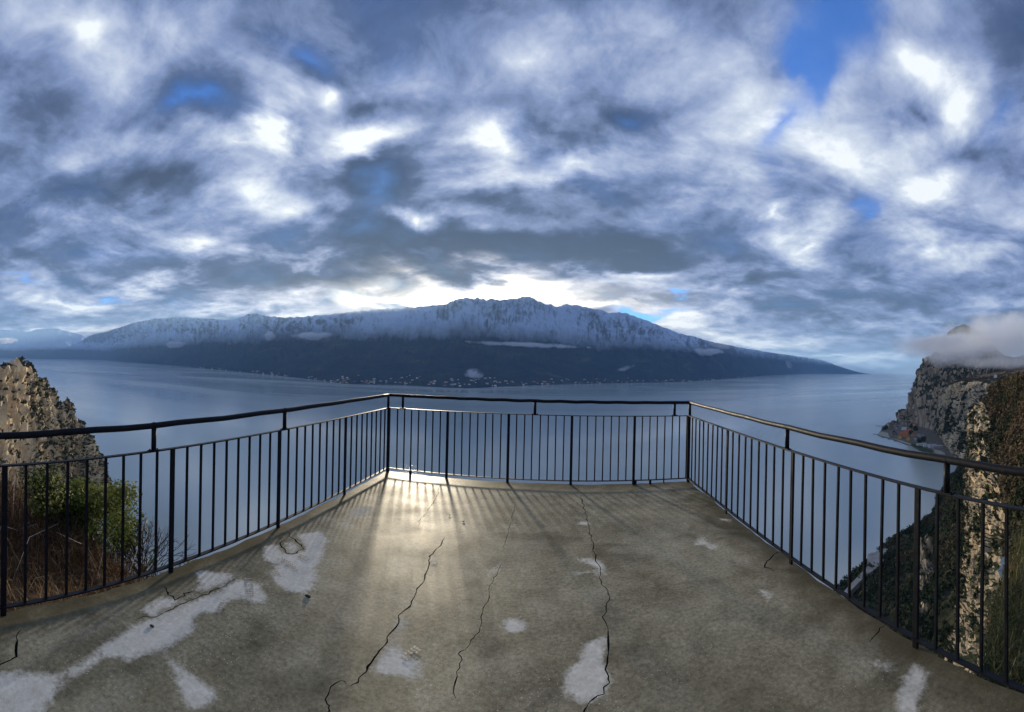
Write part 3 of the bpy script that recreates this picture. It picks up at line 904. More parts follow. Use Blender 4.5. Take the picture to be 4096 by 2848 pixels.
def build_slab():
    # ragged outline a little outside the railing line
    nF = np.array([-dF[1], dF[0]]); nL = np.array([dL[1], -dL[0]]); nR = np.array([-dR[1], dR[0]])
    if nF @ (CA + CB) < 0: nF = -nF
    if nL[0] > 0: nL = -nL
    if nR[0] < 0: nR = -nR
    eL, eR = CA + dL * LEN_L, CB + dR * LEN_R
    out = []
    for a, b, nn, n in ((eL, CA, nL, 130), (CA, CB, nF, 70), (CB, eR, nR, 130)):
        ps = np.array(seg_pts(a, b, n))
        jit = 0.030 + 0.022 * fbm(np.stack([ps[:, 0] * 2.2, ps[:, 1] * 2.2, ps[:, 0] * 0], -1), 4, 0.7)
        out.append(ps + nn * jit[:, None])
    out.append(eR[None])
    outline = np.vstack(out)
    # points: jittered grid + crack outlines
    lo, hi = outline.min(0), outline.max(0)
    gx, gy = np.meshgrid(np.arange(lo[0], hi[0], .055), np.arange(lo[1], hi[1], .055))
    G = np.stack([gx.ravel(), gy.ravel()], -1)
    G = G + rng.uniform(-.012, .012, G.shape)
    inside = poly_sdf(G, outline) > 0.03
    G = G[inside]
    ribs = [ribbon(l, w) for l, w in CRACKS]
    for r in ribs:
        c = r.mean(0); rad = np.linalg.norm(r - c, axis=1).max() + .1
        near_ = np.linalg.norm(G - c, axis=1) < rad
        dist = np.full(len(G), 1.0)
        for q in r: dist[near_] = np.minimum(dist[near_], np.linalg.norm(G[near_] - q, axis=1))
        G = G[dist > 0.018]
    pts, edges = [], []
    def loop(ps):
        b0 = len(pts)
        pts.extend(ps.tolist())
        edges.extend([(b0 + i, b0 + (i + 1) % len(ps)) for i in range(len(ps))])
    loop(outline)
    for r in ribs: loop(r)
    pts.extend(G.tolist())
    v2, e2, f2, *_ = delaunay_2d_cdt([Vector(p) for p in pts], edges, [], 0, 1e-5)
    V = np.array([(v.x, v.y) for v in v2])
    F = np.array([list(f) for f in f2 if len(f) == 3])
    C = V[F].mean(1)
    ok = poly_sdf(C, outline) > -1e-4
    hole = np.zeros(len(C), bool)
    for r in ribs: hole |= poly_sdf(C, r) > 1e-6
    keep = ok & ~hole
    bottom = F[ok & hole]
    F = F[keep]
    # consistent upward winding
    def up_(Fs):
        a, b, c = V[Fs[:, 0]], V[Fs[:, 1]], V[Fs[:, 2]]
        s_ = (b[:, 0] - a[:, 0]) * (c[:, 1] - a[:, 1]) - (b[:, 1] - a[:, 1]) * (c[:, 0] - a[:, 0])
        Fs = Fs.copy(); Fs[s_ < 0] = Fs[s_ < 0][:, ::-1]
        return Fs
    F, bottom = up_(F), up_(bottom)
    z = 0.004 * fbm(np.stack([V[:, 0] * .8, V[:, 1] * .8, V[:, 0] * 0], -1), 3)
    root = empty('terrace_slab', (float((CA + CB)[0] / 2), 0.0, -0.26))
    off = np.array([root.location.x, root.location.y, root.location.z])
    top = mesh('floor_surface', np.c_[V, z] - off, F, M['concrete'], root, smooth=True)
    dry = np.zeros(len(V))
    for poly, st in DRY:
        s_ = poly_sdf(V, poly)
        dry = np.maximum(dry, st * np.clip(0.5 + s_ / 0.11, 0, 1))
    attr(top, 'dry', dry)
    attr(top, 'edge', np.clip(poly_sdf(V, outline), 0, 1))
    # grooves of the cracks
    for r in ribs:
        ins = bottom[poly_sdf(V[bottom].mean(1), r) > 1e-6]
        if not len(ins): continue
        ids = np.unique(ins)
        mp = {int(i): k_ for k_, i in enumerate(ids)}
        vs = [(V[i, 0], V[i, 1], z[i] - 0.014) for i in ids]
        fs = [[mp[int(q)] for q in f] for f in ins]
        n0 = len(vs)
        vs += [(V[i, 0], V[i, 1], z[i] + 0.0002) for i in ids]
        cnt = {}
        for f in ins:
            for k_ in range(3):
                e = (int(f[k_]), int(f[(k_ + 1) % 3]))
                kk = tuple(sorted(e)); cnt.setdefault(kk, []).append(e)
        for kk, l_ in cnt.items():
            if len(l_) == 1:
                a_, b_ = l_[0]
                fs.append([mp[a_], n0 + mp[a_], n0 + mp[b_], mp[b_]])
        mesh('crack', np.array(vs) - off, fs, M['crack'], root)
    # sides and underside
    n = len(outline)
    zt = 0.0
    side = [(p[0], p[1], -0.001) for p in outline] + [(p[0] * .995, p[1] * .995, -0.26) for p in outline]
    fs = [[i, (i + 1) % n, n + (i + 1) % n, n + i] for i in range(n)] + [list(range(n, 2 * n))]
    mesh('slab_edge', np.array(side) - off, fs, M['slab_side'], root)
    tag(root, 'cracked damp concrete terrace floor with pale dried patches', 'terrace')
    return root, outline


slab, OUTLINE = build_slab()


# ------------------------------------------------------------------ railing
def box_bm(bm, c, ax, ay, az_, hx, hy, hz):
    vs = []
    for sx in (-1, 1):
        for sy in (-1, 1):
            for sz in (-1, 1):
                vs.append(bm.verts.new(Vector(c) + Vector(ax) * hx * sx + Vector(ay) * hy * sy + Vector(az_) * hz * sz))
    for f in ((0, 1, 3, 2), (4, 6, 7, 5), (0, 4, 5, 1), (2, 3, 7, 6), (0, 2, 6, 4), (1, 5, 7, 3)):
        bm.faces.new([vs[i] for i in f])


def tube_bm(bm, a, b, r, n=12, caps=True):
    a, b = Vector(a), Vector(b)
    d_ = (b - a).normalized()
    u = d_.cross(Vector((0, 0, 1)))
    if u.length < 1e-3: u = Vector((1, 0, 0))
    u.normalize(); w = d_.cross(u)
    r1, r2 = [], []
    for i in range(n):
        t = 2 * math.pi * i / n
        q = u * math.cos(t) * r + w * math.sin(t) * r
        r1.append(bm.verts.new(a + q)); r2.append(bm.verts.new(b + q))
    for i in range(n):
        bm.faces.new((r1[i], r1[(i + 1) % n], r2[(i + 1) % n], r2[i]))
    if caps:
        bm.faces.new(r1[::-1]); bm.faces.new(r2)


def bevel(bm, w):
    bmesh.ops.bevel(bm, geom=bm.edges[:], offset=w, segments=2, affect='EDGES', profile=0.7)


rail = empty('metal_railing', (float(CA[0]), float(CA[1]), 0.0))
tag(rail, 'dark painted metal railing with round handrail around the terrace', 'railing')
RO = Vector(rail.location)


def rpart(name, bm, smooth=False):
    bmesh.ops.recalc_face_normals(bm, faces=bm.faces[:])
    for v in bm.verts: v.co -= RO
    return from_bm(name, bm, M['rail'], rail, smooth)


def v3(p, z): return Vector((float(p[0]), float(p[1]), z))


# balusters share one mesh: a square bar that stands on the lower rail
bm = bmesh.new()
box_bm(bm, (0, 0, (H_UP + H_BOT) / 2), (1, 0, 0), (0, 1, 0), (0, 0, 1), .0085, .0085, (H_UP - H_BOT) / 2)
bevel(bm, .003)
BAL = bpy.data.meshes.new('baluster'); bm.to_mesh(BAL); bm.free(); BAL.materials.append(M['rail'])
bm = bmesh.new()
box_bm(bm, (0, 0, (H_UP - .04) / 2), (1, 0, 0), (0, 1, 0), (0, 0, 1), .0185, .010, (H_UP + .04) / 2)
bevel(bm, .003)
POST = bpy.data.meshes.new('post'); bm.to_mesh(POST); bm.free(); POST.materials.append(M['rail'])


def stand(name, me, p, ang, lean=0.0):
    o = bpy.data.objects.new(name, me)
    COL.objects.link(o); o.parent = rail
    o.location = (float(p[0]) - RO.x, float(p[1]) - RO.y, 0)
    o.rotation_euler = (lean * math.sin(ang), lean, ang)
    return o


def rail_side(a, dvec, sp, n, total, posts, stubs, first=0.0):
    ang = math.atan2(dvec[1], dvec[0])
    e = a + dvec * total
    t3 = Vector((float(dvec[0]), float(dvec[1]), 0)); s3 = Vector((-t3.y, t3.x, 0)); z3 = Vector((0, 0, 1))
    for name, z in (('upper_rail', H_UP), ('lower_rail', H_BOT)):
        bm = bmesh.new()
        c = v3((a + e) / 2, z)
        box_bm(bm, c, t3, s3, z3, total / 2 - .0205, .020, .0045)
        bevel(bm, .002)
        rpart(name, bm)
    bm = bmesh.new()
    # handrail in lengths with the faint sag and the weld beads between them
    nseg = 40
    pts = [v3(a + dvec * total * i / nseg, H_TOP + .004 * math.sin(i * 1.7) * math.sin(math.pi * i / nseg)) for i in range(nseg + 1)]
    prev = None
    for i, p in enumerate(pts):
        ring = []
        for k_ in range(14):
            t = 2 * math.pi * k_ / 14
            ring.append(bm.verts.new(p + s3 * math.cos(t) * .0225 + z3 * math.sin(t) * .0225))
        if prev:
            for k_ in range(14): bm.faces.new((prev[k_], prev[(k_ + 1) % 14], ring[(k_ + 1) % 14], ring[k_]))
        else: bm.faces.new(ring)
        prev = ring
    bm.faces.new(prev)
    rpart('handrail', bm, True)
    for i in range(1, n):
        p = a + dvec * (sp * i + first)
        if i in posts:
            stand('post', POST, p, ang, rng.normal(0, .002))
        else:
            stand('baluster', BAL, p, ang, rng.normal(0, .003))
    for t in stubs:
        p = a + dvec * t
        bm = bmesh.new()
        tube_bm(bm, v3(p, H_UP + .0065), v3(p, H_TOP - .012), .0195, 12)
        sb = rpart('handrail_support', bm, True)
        bm = bmesh.new()
        box_bm(bm, v3(p, H_UP + .0075), t3, s3, z3, .042, .0195, .003)
        for q in (-.033, .033):
            tube_bm(bm, v3(p + dvec * q, H_UP + .0105), v3(p + dvec * q, H_UP + .019), .006, 6)
        for v in bm.verts: v.co -= RO
        bmesh.ops.recalc_face_normals(bm, faces=bm.faces[:])
        from_bm('foot_plate', bm, M['rail'], sb)
        bm = bmesh.new()
        tube_bm(bm, v3(p - dvec * .006, H_TOP), v3(p + dvec * .006, H_TOP), .0245, 14)
        for v in bm.verts: v.co -= RO
        bmesh.ops.recalc_face_normals(bm, faces=bm.faces[:])
        from_bm('weld_collar', bm, M['rail'], sb)


# support positions measured along each side
def along_from_px(px, a, dvec):
    th = (px - 2048) / FPX
    x, y = math.sin(th), math.cos(th)
    A_ = np.array([[x, -dvec[0]], [y, -dvec[1]]])
    return float(np.linalg.solve(A_, a)[1])


stF = [along_from_px(p, CA, dF) for p in (1615, 2144, 2702)]
stL = [along_from_px(p, CA, dL) for p in (1143, 620)] + [7.3]
stL = [.03] + stL
stR = [.03] + [along_from_px(p, CB, dR) for p in (3154, 3792)] + [6.4]
rail_side(CA, dF, RS, 40, fw, {8, 16, 24, 32}, stF, first=RS * .3)
rail_side(CA, dL, .144, 66, LEN_L, {9, 18, 27, 36, 45, 54, 63}, stL)
rail_side(CB, dR, .155, 58, LEN_R, {9, 18, 27, 36, 45, 54}, stR)
for c, name in ((CA, 'corner_post'), (CB, 'corner_post')):
    bm = bmesh.new()
    box_bm(bm, v3(c, H_UP / 2 - .015), (*dF, 0), (-dF[1], dF[0], 0), (0, 0, 1), .020, .020, H_UP / 2 + .022)
    bevel(bm, .003)
    rpart(name, bm)
    bm = bmesh.new()
    bmesh.ops.create_icosphere(bm, subdivisions=2, radius=.0245, matrix=Matrix.Translation(v3(c, H_TOP)))
    rpart('handrail_elbow', bm, True)
# short feet under the front lower rail and the welded blocks near the right corner
for t, h, w in ((.30 * RS + 3 * RS, H_BOT, .016), (.30 * RS + 34.2 * RS, H_BOT, .016), (.30 * RS + 36 * RS, H_BOT, .007), (.30 * RS + 32.2 * RS, H_BOT, .024)):
    p = CA + dF * t
    bm = bmesh.new()
    box_bm(bm, v3(p, (h - .005) / 2 - .02), (*dF, 0), (-dF[1], dF[0], 0), (0, 0, 1), w, .013, (h - .005) / 2 + .018)
    rpart('rail_foot', bm)


# ------------------------------------------------------------------ vegetation tools
def tri_mesh(name, T3, tint, mat, parent=None, origin=None):
    """T3: (n, k, 3) polygons of k corners; tint: n values"""
    n, k_ = T3.shape[:2]
    co = T3.reshape(-1, 3)
    if origin is not None: co = co - np.asarray(origin, float)
    me = bpy.data.meshes.new(name)
    me.vertices.add(n * k_)
    me.vertices.foreach_set('co', co.astype(np.float32).ravel())
    me.loops.add(n * k_)
    me.loops.foreach_set('vertex_index', np.arange(n * k_, dtype=np.int32))
    me.polygons.add(n)
    me.polygons.foreach_set('loop_start', np.arange(0, n * k_, k_, dtype=np.int32))
    try: me.polygons.foreach_set('loop_total', np.full(n, k_, dtype=np.int32))
    except Exception: pass
    me.update(calc_edges=True)
    a = me.attributes.new('tint', 'FLOAT', 'POINT')
    a.data.foreach_set('value', np.repeat(np.asarray(tint, np.float32), k_))
    me.materials.append(mat)
    o = bpy.data.objects.new(name, me)
    COL.objects.link(o)
    if parent is not None: o.parent = parent
    return o


def rand_dirs(n):
    v = rng.normal(size=(n, 3))
    return v / np.linalg.norm(v, axis=1)[:, None]


def facets(centres, normals, size, aspect=1.0, k_=3):
    """random flat facets (3 corners, or 4 for a pointed leaf) round given centres"""
    n = len(centres)
    t = np.cross(normals, rand_dirs(n)); t /= np.linalg.norm(t, axis=1)[:, None] + 1e-9
    b = np.cross(normals, t)
    size = np.broadcast_to(size, n)[:, None]
    if k_ == 3:
        return np.stack([centres + t * size, centres - t * size * .5 + b * size * .8 * aspect, centres - t * size * .5 - b * size * .8 * aspect], 1)
    return np.stack([centres - t * size, centres + b * size * .45 * aspect, centres + t * size, centres - b * size * .45 * aspect], 1)


def clumps(pos, size, per, flat=0.8, spread_tint=0.25, tint0=None, leaf=0.55):
    """lumpy crowns: per facets spread through each crown's volume"""
    n = len(pos)
    c = np.repeat(pos, per, 0)
    s_ = np.repeat(np.broadcast_to(size, n), per)
    d_ = rand_dirs(n * per)
    rad = rng.random(n * per) ** 0.45
    off = d_ * (rad * s_)[:, None] * np.array([1, 1, flat])
    ctr = c + off + np.array([0, 0, .55])[None] * s_[:, None] * flat
    nr = d_ + 0.6 * rand_dirs(n * per); nr /= np.linalg.norm(nr, axis=1)[:, None]
    T3 = facets(ctr, nr, s_ * leaf * (0.6 + 0.8 * rng.random(n * per)))
    tt = rng.random(n) if tint0 is None else tint0
    tint = np.clip(np.repeat(tt, per) + rng.normal(0, spread_tint * .5, n * per), 0, 1)
    return T3, tint


def scatter(V, N, n, mask=None):
    """n random points on a loft grid, taken with the weight mask(cell centres, normals)"""
    C = 0.25 * (V[:-1, :-1] + V[1:, :-1] + V[1:, 1:] + V[:-1, 1:])
    A_ = np.linalg.norm(np.cross(V[1:, :-1] - V[:-1, :-1], V[:-1, 1:] - V[:-1, :-1]), axis=2)
    fn = np.cross(V[1:, :-1] - V[:-1, :-1], V[:-1, 1:] - V[:-1, :-1]); fn /= np.linalg.norm(fn, axis=2)[..., None] + 1e-9
    w = A_ * (1 if mask is None else mask(C, np.abs(fn[..., 2])))
    p = (w / w.sum()).ravel()
    idx = rng.choice(len(p), n, p=p)
    i, j = np.unravel_index(idx, A_.shape)
    u, v = rng.random((2, n, 1))
    P = V[i, j] * (1 - u) * (1 - v) + V[i + 1, j] * u * (1 - v) + V[i + 1, j + 1] * u * v + V[i, j + 1] * (1 - u) * v
    return P


SCRUB = [(0.0, (.012, .018, .008)), (0.30, (.022, .032, .012)), (0.55, (.040, .046, .016)), (0.75, (.050, .036, .018)), (1.0, (.080, .052, .028))]
WOODS = [(0.0, (.020, .026, .012)), (0.30, (.038, .042, .018)), (0.5, (.060, .046, .024)), (0.75, (.085, .060, .035)), (0.9, (.11, .075, .042)), (1.0, (.13, .10, .06))]
DEEP = [(0.0, (.010, .018, .009)), (0.35, (.022, .036, .015)), (0.65, (.040, .054, .022)), (0.85, (.075, .070, .030)), (1.0, (.11, .08, .045))]
M['scrub'] = make_leaf('cliff_scrub', SCRUB, 0.8, 0.1, 0.1)
M['woods'] = make_leaf('bare_woods', WOODS, 0.85, 0.1, 0.1)
M['deep'] = make_leaf('evergreen_woods', DEEP, 0.8, 0.1, 0.1)


def veg_mask(scale, thr, seed, nzk=0.9):
    def f(C, nz):
        n = fbm(C / scale * np.array([1, 1, .6]) + seed, 4, 0.6)
        return np.clip((n + nz * nzk - thr) * 4, 0, 1) + 1e-4
    return f


# scrub on the left headland: dense along its crest and its right-hand gullies
def left_mask(C, nz):
    n = fbm(C / 38 * np.array([1, 1, .7]) + 3, 4, 0.6)
    th = np.arctan2(C[..., 0], C[..., 1])
    right_ = sm(th, -1.19, -1.05)
    top = sm(C[..., 2], -40, 5) * 0.2
    return np.clip((n + nz * .9 + right_ * .95 + top - .80) * 7, 0, 1) + 1e-5


p = scatter(LV, LN, 8500, left_mask)
T3, tint = clumps(p, 1.1 + 2.4 * rng.random(len(p)) ** 2, 11, .8)
tag(tri_mesh('headland_scrub', T3, tint, M['scrub']), 'dark scrub and small trees growing over the left limestone headland', 'scrub', kind='stuff')
p = np.concatenate([scatter(AV, AN, 4200, lambda C, nz: veg_mask(90, .62, 5)(C, nz) + 1.2 * sm(np.arctan2(C[..., 0], C[..., 1]), .985, 1.01)), scatter(BV, BN, 1500, veg_mask(70, .74, 9))])
T3, tint = clumps(p, 4 + 4 * rng.random(len(p)), 9, .8)
tag(tri_mesh('far_cliff_scrub', T3, tint * .6, M['scrub']), 'dark scrub on the ledges of the far right cliffs', 'scrub', kind='stuff')
p = scatter(PV, PN, 2600, lambda C, nz: np.clip(fbm(C / 120 + 2, 3) * 2 + .4, 0.05, 1))
T3, tint = clumps(p, 2.0 + 2.5 * rng.random(len(p)), 8, .7)
tag(tri_mesh('plateau_scrub', T3, .45 + .5 * tint, M['woods']), 'brown winter scrub on the plateau above the middle cliff', 'scrub', kind='stuff')
p = scatter(EV, EN, 11000, lambda C, nz: np.clip(fbm(C / 34 + 6, 4) * 2.2 + .75, .04, 1))
tn = np.clip(.45 + .75 * fbm(p / 60 + 2, 4) + rng.normal(0, .14, len(p)), 0, 1)
T3, tint = clumps(p, 1.6 + 2.8 * rng.random(len(p)) ** 1.5, 14, 1.0, .3, tn, .45)
tag(tri_mesh('shore_wood', T3, tint, M['deep']), 'dark evergreen wood on the steep slope down to the lake', 'wood', kind='stuff')
p = scatter(WV, WN, 6500, veg_mask(20, .62, 4, .7))
T3, tint = clumps(p, .6 + 1.5 * rng.random(len(p)) ** 1.5, 15, .85)
tag(tri_mesh('rock_wall_scrub', T3, tint * .8, M['deep']), 'evergreen shrubs clinging to the near rock wall', 'scrub', kind='stuff')
p = scatter(DV, DN, 9000)
tn = np.clip(.55 + .9 * fbm(p / 38 + 4, 4) + rng.normal(0, .12, len(p)), 0, 1)
T3, tint = clumps(p, 1.2 + 1.5 * rng.random(len(p)), 18, .95, .3, tn, .42)
tag(tri_mesh('brown_wood', T3, tint, M['woods']), 'brown leafless winter wood on the slope above the rock wall', 'wood', kind='stuff')

# ------------------------------------------------------------------ road along the shore below
def strip(name, line, width, mat, zoff=1.2):
    p_ = np.array(line, float)
    dd = np.r_[0, np.cumsum(np.linalg.norm(np.diff(p_, axis=0), axis=1))]
    t = np.linspace(0, dd[-1], 60)
    q = np.stack([np.interp(t, dd, p_[:, k_]) for k_ in range(3)], -1)
    tg = np.gradient(q, axis=0); nn = np.stack([-tg[:, 1], tg[:, 0], tg[:, 0] * 0], -1); nn /= np.linalg.norm(nn, axis=1)[:, None]
    w = np.interp(t, dd, width)[:, None]
    vs = np.concatenate([q + nn * w, q - nn * w, q + nn * w * 1.02 - [0, 0, 6], q - nn * w * 1.02 - [0, 0, 6]])
    n = len(q)
    fs = []
    for i in range(n - 1):
        fs += [[i, i + 1, n + i + 1, n + i], [i, 2 * n + i, 2 * n + i + 1, i + 1], [n + i, n + i + 1, 3 * n + i + 1, 3 * n + i]]
    return tag(mesh(name, vs, fs, mat), kind='structure')


M['road'] = plain('pale_road', (.34, .32, .29), 0.9, 1 / 8, 0.25, 0.2)
rz = LAKE_Z + 14
strip('shore_road', [on_z(3340, 2420, rz + 6), on_z(3400, 2352, rz + 5), on_z(3450, 2300, rz + 4), on_z(3488, 2268, rz + 3), on_z(3502, 2240, rz + 2), on_z(3498, 2220, rz + 1), on_z(3526, 2212, rz), on_z(3560, 2180, rz - 6)], [3, 3, 3.5, 6, 10, 9, 4, 2], M['road'])

# ------------------------------------------------------------------ bank left of the terrace
def edge_r(th, a, dvec):
    x, y = math.sin(th), math.cos(th)
    return float(np.linalg.solve(np.array([[x, -dvec[0]], [y, -dvec[1]]]), a)[0])


def bank(name, ths, a, dvec, rmax_pts, zout_pts, mat, seed):
    NR = 46
    V = np.zeros((len(ths), NR + 6, 3))
    for i, th in enumerate(ths):
        re = edge_r(th, a, dvec) + .075
        rm = max(float(np.interp(abs(th), *zip(*rmax_pts))), re + .1)
        zo = float(np.interp(abs(th), *zip(*zout_pts)))
        for j in range(NR + 6):
            t = j / NR
            if t <= 1: r, z = re + (rm - re) * t, -.13 + (zo + .13) * t ** .8
            else:
                q = (j - NR) / 6
                r, z = rm + 2.2 * q, zo - 9 * q
            V[i, j] = (math.sin(th) * r, math.cos(th) * r, z)
    t = np.clip(np.arange(NR + 6) / 8, 0, 1)[None, :]
    V[..., 2] += t * (.10 * fbm(V * 1.1 + seed, 4) + .03 * fbm(V * 6 + seed, 3))
    o = mesh(name, V.reshape(-1, 3), grid_faces(len(ths), NR + 6), mat, smooth=True)
    tag(o, kind='structure')
    return V[:, :NR], V


bl, blf = bank('left_bank', np.linspace(-.735, -1.72, 90), CA, dL, [(.73, 3.0), (.78, 4.2), (.85, 5.0), (.90, 5.5), (1.0, 6.2), (1.2, 7.6), (1.75, 9)],
          [(.73, -.6), (.80, -1.0), (.90, -1.15), (1.0, -.95), (1.1, -.75), (1.2, -.62), (1.75, .3)], M['soil'], 1)
brk, brf = bank('right_bank', np.linspace(1.09, 1.75, 60), CB, dR, [(1.09, 2.4), (1.13, 3.4), (1.2, 5.0), (1.75, 8)],
           [(1.09, -.5), (1.2, -.30), (1.75, .4)], M['soil'], 2)

DRYG = [(0.0, (.035, .018, .009)), (0.25, (.085, .045, .020)), (0.5, (.150, .085, .038)), (0.75, (.22, .145, .070)), (0.93, (.34, .26, .15)), (1.0, (.62, .58, .50))]
GREENG = [(0.0, (.018, .026, .008)), (0.35, (.045, .062, .016)), (0.65, (.085, .095, .028)), (0.85, (.15, .13, .05)), (1.0, (.24, .19, .09))]
M['dry_grass'] = make_leaf('dry_grass_blades', DRYG, 0.7, 0.2, 0.2)
M['green_grass'] = make_leaf('green_grass_blades', GREENG, 0.6, 0.2, 0.3)


def blades(base, length, lean, width, tint):
    """curved strips: two quads each"""
    n = len(base)
    a = rng.uniform(0, 2 * np.pi, n)
    d_ = np.stack([np.cos(a), np.sin(a), np.zeros(n)], -1) * (lean * (0.3 + rng.random(n)))[:, None]
    side = np.stack([-np.sin(a + rng.normal(0, .8, n)), np.cos(a), np.zeros(n)], -1) * width[:, None]
    l_ = length[:, None]
    up_ = np.array([0, 0, 1.0])
    m1 = base + (up_ * .62 + d_ * .35) * l_
    m2 = base + (up_ * .95 + d_ * 1.0) * l_ - up_ * (0.25 * (d_ ** 2).sum(1, keepdims=True)) * l_
    q1 = np.stack([base - side, base + side, m1 + side * .8, m1 - side * .8], 1)
    q2 = np.stack([m1 - side * .8, m1 + side * .8, m2 + side * .15, m2 - side * .15], 1)
    return np.concatenate([q1, q2]), np.concatenate([tint, tint])


def bank_points(V, n, pw=1.0):
    # denser near the terrace
    return scatter(V, None, n)


p = bank_points(bl, 15000)
tn = np.clip(.36 + .45 * fbm(p * .9 + 3, 4) + rng.normal(0, .16, len(p)), 0, .95)
far_ = np.abs((p[:, 0] - CA[0]) * dL[1] - (p[:, 1] - CA[1]) * dL[0]) > 0.9
pale = (rng.random(len(p)) < .012) & far_
tn[pale] = 1.0
Lb = rng.uniform(.10, .42, len(p)); Lb[~far_] *= .5; Lb[pale] = .55
Q, tt = blades(p, Lb, rng.uniform(.5, 1.5, len(p)), rng.uniform(.0016, .0042, len(p)), tn)
tag(tri_mesh('dry_grass', Q, tt, M['dry_grass']), 'tangled brown dry grass on the bank left of the terrace', 'dry grass', kind='stuff')
p = bank_points(brk, 16000)
tn = np.clip(.5 + .4 * fbm(p * 1.2 + 8, 4) + rng.normal(0, .18, len(p)), 0, 1)
Q, tt = blades(p, rng.uniform(.06, .26, len(p)), rng.uniform(.7, 1.8, len(p)), rng.uniform(.0018, .0045, len(p)), tn)
tag(tri_mesh('green_grass', Q, tt, M['green_grass']), 'long green and straw grass on the bank right of the terrace', 'grass', kind='stuff')


# ------------------------------------------------------------------ shrubs on the left bank
def twig_tubes(segs, n=4):
    """segs: list of (p, q, r0, r1) -> quads"""
    out = []
    for a, b, r0, r1 in segs:
        a, b = np.asarray(a, float), np.asarray(b, float)
        d_ = b - a; d_ /= np.linalg.norm(d_) + 1e-9
        u = np.cross(d_, [.3, .5, .8]); u /= np.linalg.norm(u); w = np.cross(d_, u)
        for i in range(n):
            t0, t1 = 2 * np.pi * i / n, 2 * np.pi * (i + 1) / n
            c0, c1_ = u * math.cos(t0) + w * math.sin(t0), u * math.cos(t1) + w * math.sin(t1)
            out.append([a + c0 * r0, a + c1_ * r0, b + c1_ * r1, b + c0 * r1])
    return np.array(out)


def branching(root, n_main, length, up, depth, r0, spread=.9):
    segs, tips = [], []
    def grow(p, d_, l_, r, dep):
        q = p + d_ * l_
        segs.append((p, q, r, r * .65))
        if dep == 0:
            tips.append((q, d_)); return
        for _ in range(random.choice((2, 2, 3))):
            nd = d_ + rng.normal(0, .45 * spread, 3) + np.array([0, 0, .12 * up])
            nd /= np.linalg.norm(nd)
            grow(q, nd, l_ * random.uniform(.6, .85), r * .62, dep - 1)
    for _ in range(n_main):
        d_ = rng.normal(0, spread, 3); d_[2] = abs(d_[2]) * .6 + up
        d_ /= np.linalg.norm(d_)
        grow(np.asarray(root, float) + rng.normal(0, .04, 3) * [1, 1, 0], d_, length * random.uniform(.7, 1.1), r0, depth)
    return segs, tips


LEAFG = [(0.0, (.012, .020, .005)), (0.3, (.060, .085, .016)), (0.6, (.13, .16, .030)), (0.85, (.21, .23, .05)), (1.0, (.30, .29, .10))]
M['leaf'] = make_leaf('glossy_shrub_leaves', LEAFG, 0.6, 0.3, 0.10)
M['bark'] = plain('twig_bark', (.085, .055, .038), 0.85, 30, 0.4, 0.2)
TWIG = [(0.0, (.030, .017, .011)), (0.5, (.075, .045, .030)), (1.0, (.15, .10, .07))]
M['twig'] = make_leaf('bare_twigs', TWIG, 0.8, 0.0, 0.2)


def shrub(name, label, px, py, r, rad, height, nleaf, leaf, mat, cat='shrub', lumps=9):
    c = np.array(at(px, py, r))
    base = c - np.array([0, 0, height * .95])
    root = empty(name, base.tolist())
    segs, tips = branching(base, 7, height * .55, .9, 3, .014)
    tri_mesh('stems', twig_tubes(segs), rng.random(len(segs) * 4), M['twig'], root, base)
    cl = c + rng.normal(0, 1, (lumps, 3)) * np.array([rad * .50, rad * .50, height * .34])
    k_ = rng.integers(0, lumps, nleaf)
    d_ = rand_dirs(nleaf)
    q = cl[k_] + d_ * (rng.random(nleaf) ** .5)[:, None] * np.array([rad * .36, rad * .36, height * .30]) * (0.7 + .6 * rng.random(lumps))[k_][:, None]
    nr = d_ * .6 + rand_dirs(nleaf) * .8 + np.array([0, 0, .5]); nr /= np.linalg.norm(nr, axis=1)[:, None]
    tn = np.clip(.42 + .22 * rng.normal(0, 1, lumps)[k_] + rng.normal(0, .16, nleaf) + .18 * (q[:, 2] - c[2]) / height, 0, 1)
    tri_mesh('crown', facets(q, nr, leaf * (.6 + .8 * rng.random(nleaf)), 1.0, 4), tn, mat, root, base)
    tag(root, label, cat)
    return root


shrub('evergreen_shrub', 'dense glossy green shrub behind the left railing', 325, 2035, 5.4, .78, .66, 21000, .022, M['leaf'], lumps=26)
shrub('small_evergreen_shrub', 'small sparse green shrub low beside the left slab edge', 770, 2265, 4.2, .15, .16, 260, .016, M['leaf'], lumps=5)


def bare_shrub(name, label, px, py, r, size, n_main, red=0.0):
    base = np.array(at(px, py, r))
    root = empty(name, base.tolist())
    segs, tips = branching(base, n_main, size * .42, .8, 3, .0085)
    half = len(segs) // 3
    tri_mesh('branches', twig_tubes(segs[:half], 3), np.repeat(rng.random(half) * .6, 3), M['twig'], root, base)
    tri_mesh('twigs', twig_tubes(segs[half:], 3), np.repeat(rng.random(len(segs) - half), 3), M['twig'], root, base)
    tag(root, label, 'shrub')


bare_shrub('bare_shrub', 'bare brown twiggy shrub right of the glossy green shrub', 575, 2300, 4.9, .62, 40)
bare_shrub('bare_shrub', 'bare brown twiggy shrub in front of the glossy green shrub', 250, 2330, 4.6, .60, 34)
bare_shrub('bare_shrub', 'bare brown shrub at the left picture edge under the handrail', 60, 2150, 5.4, .8, 34)

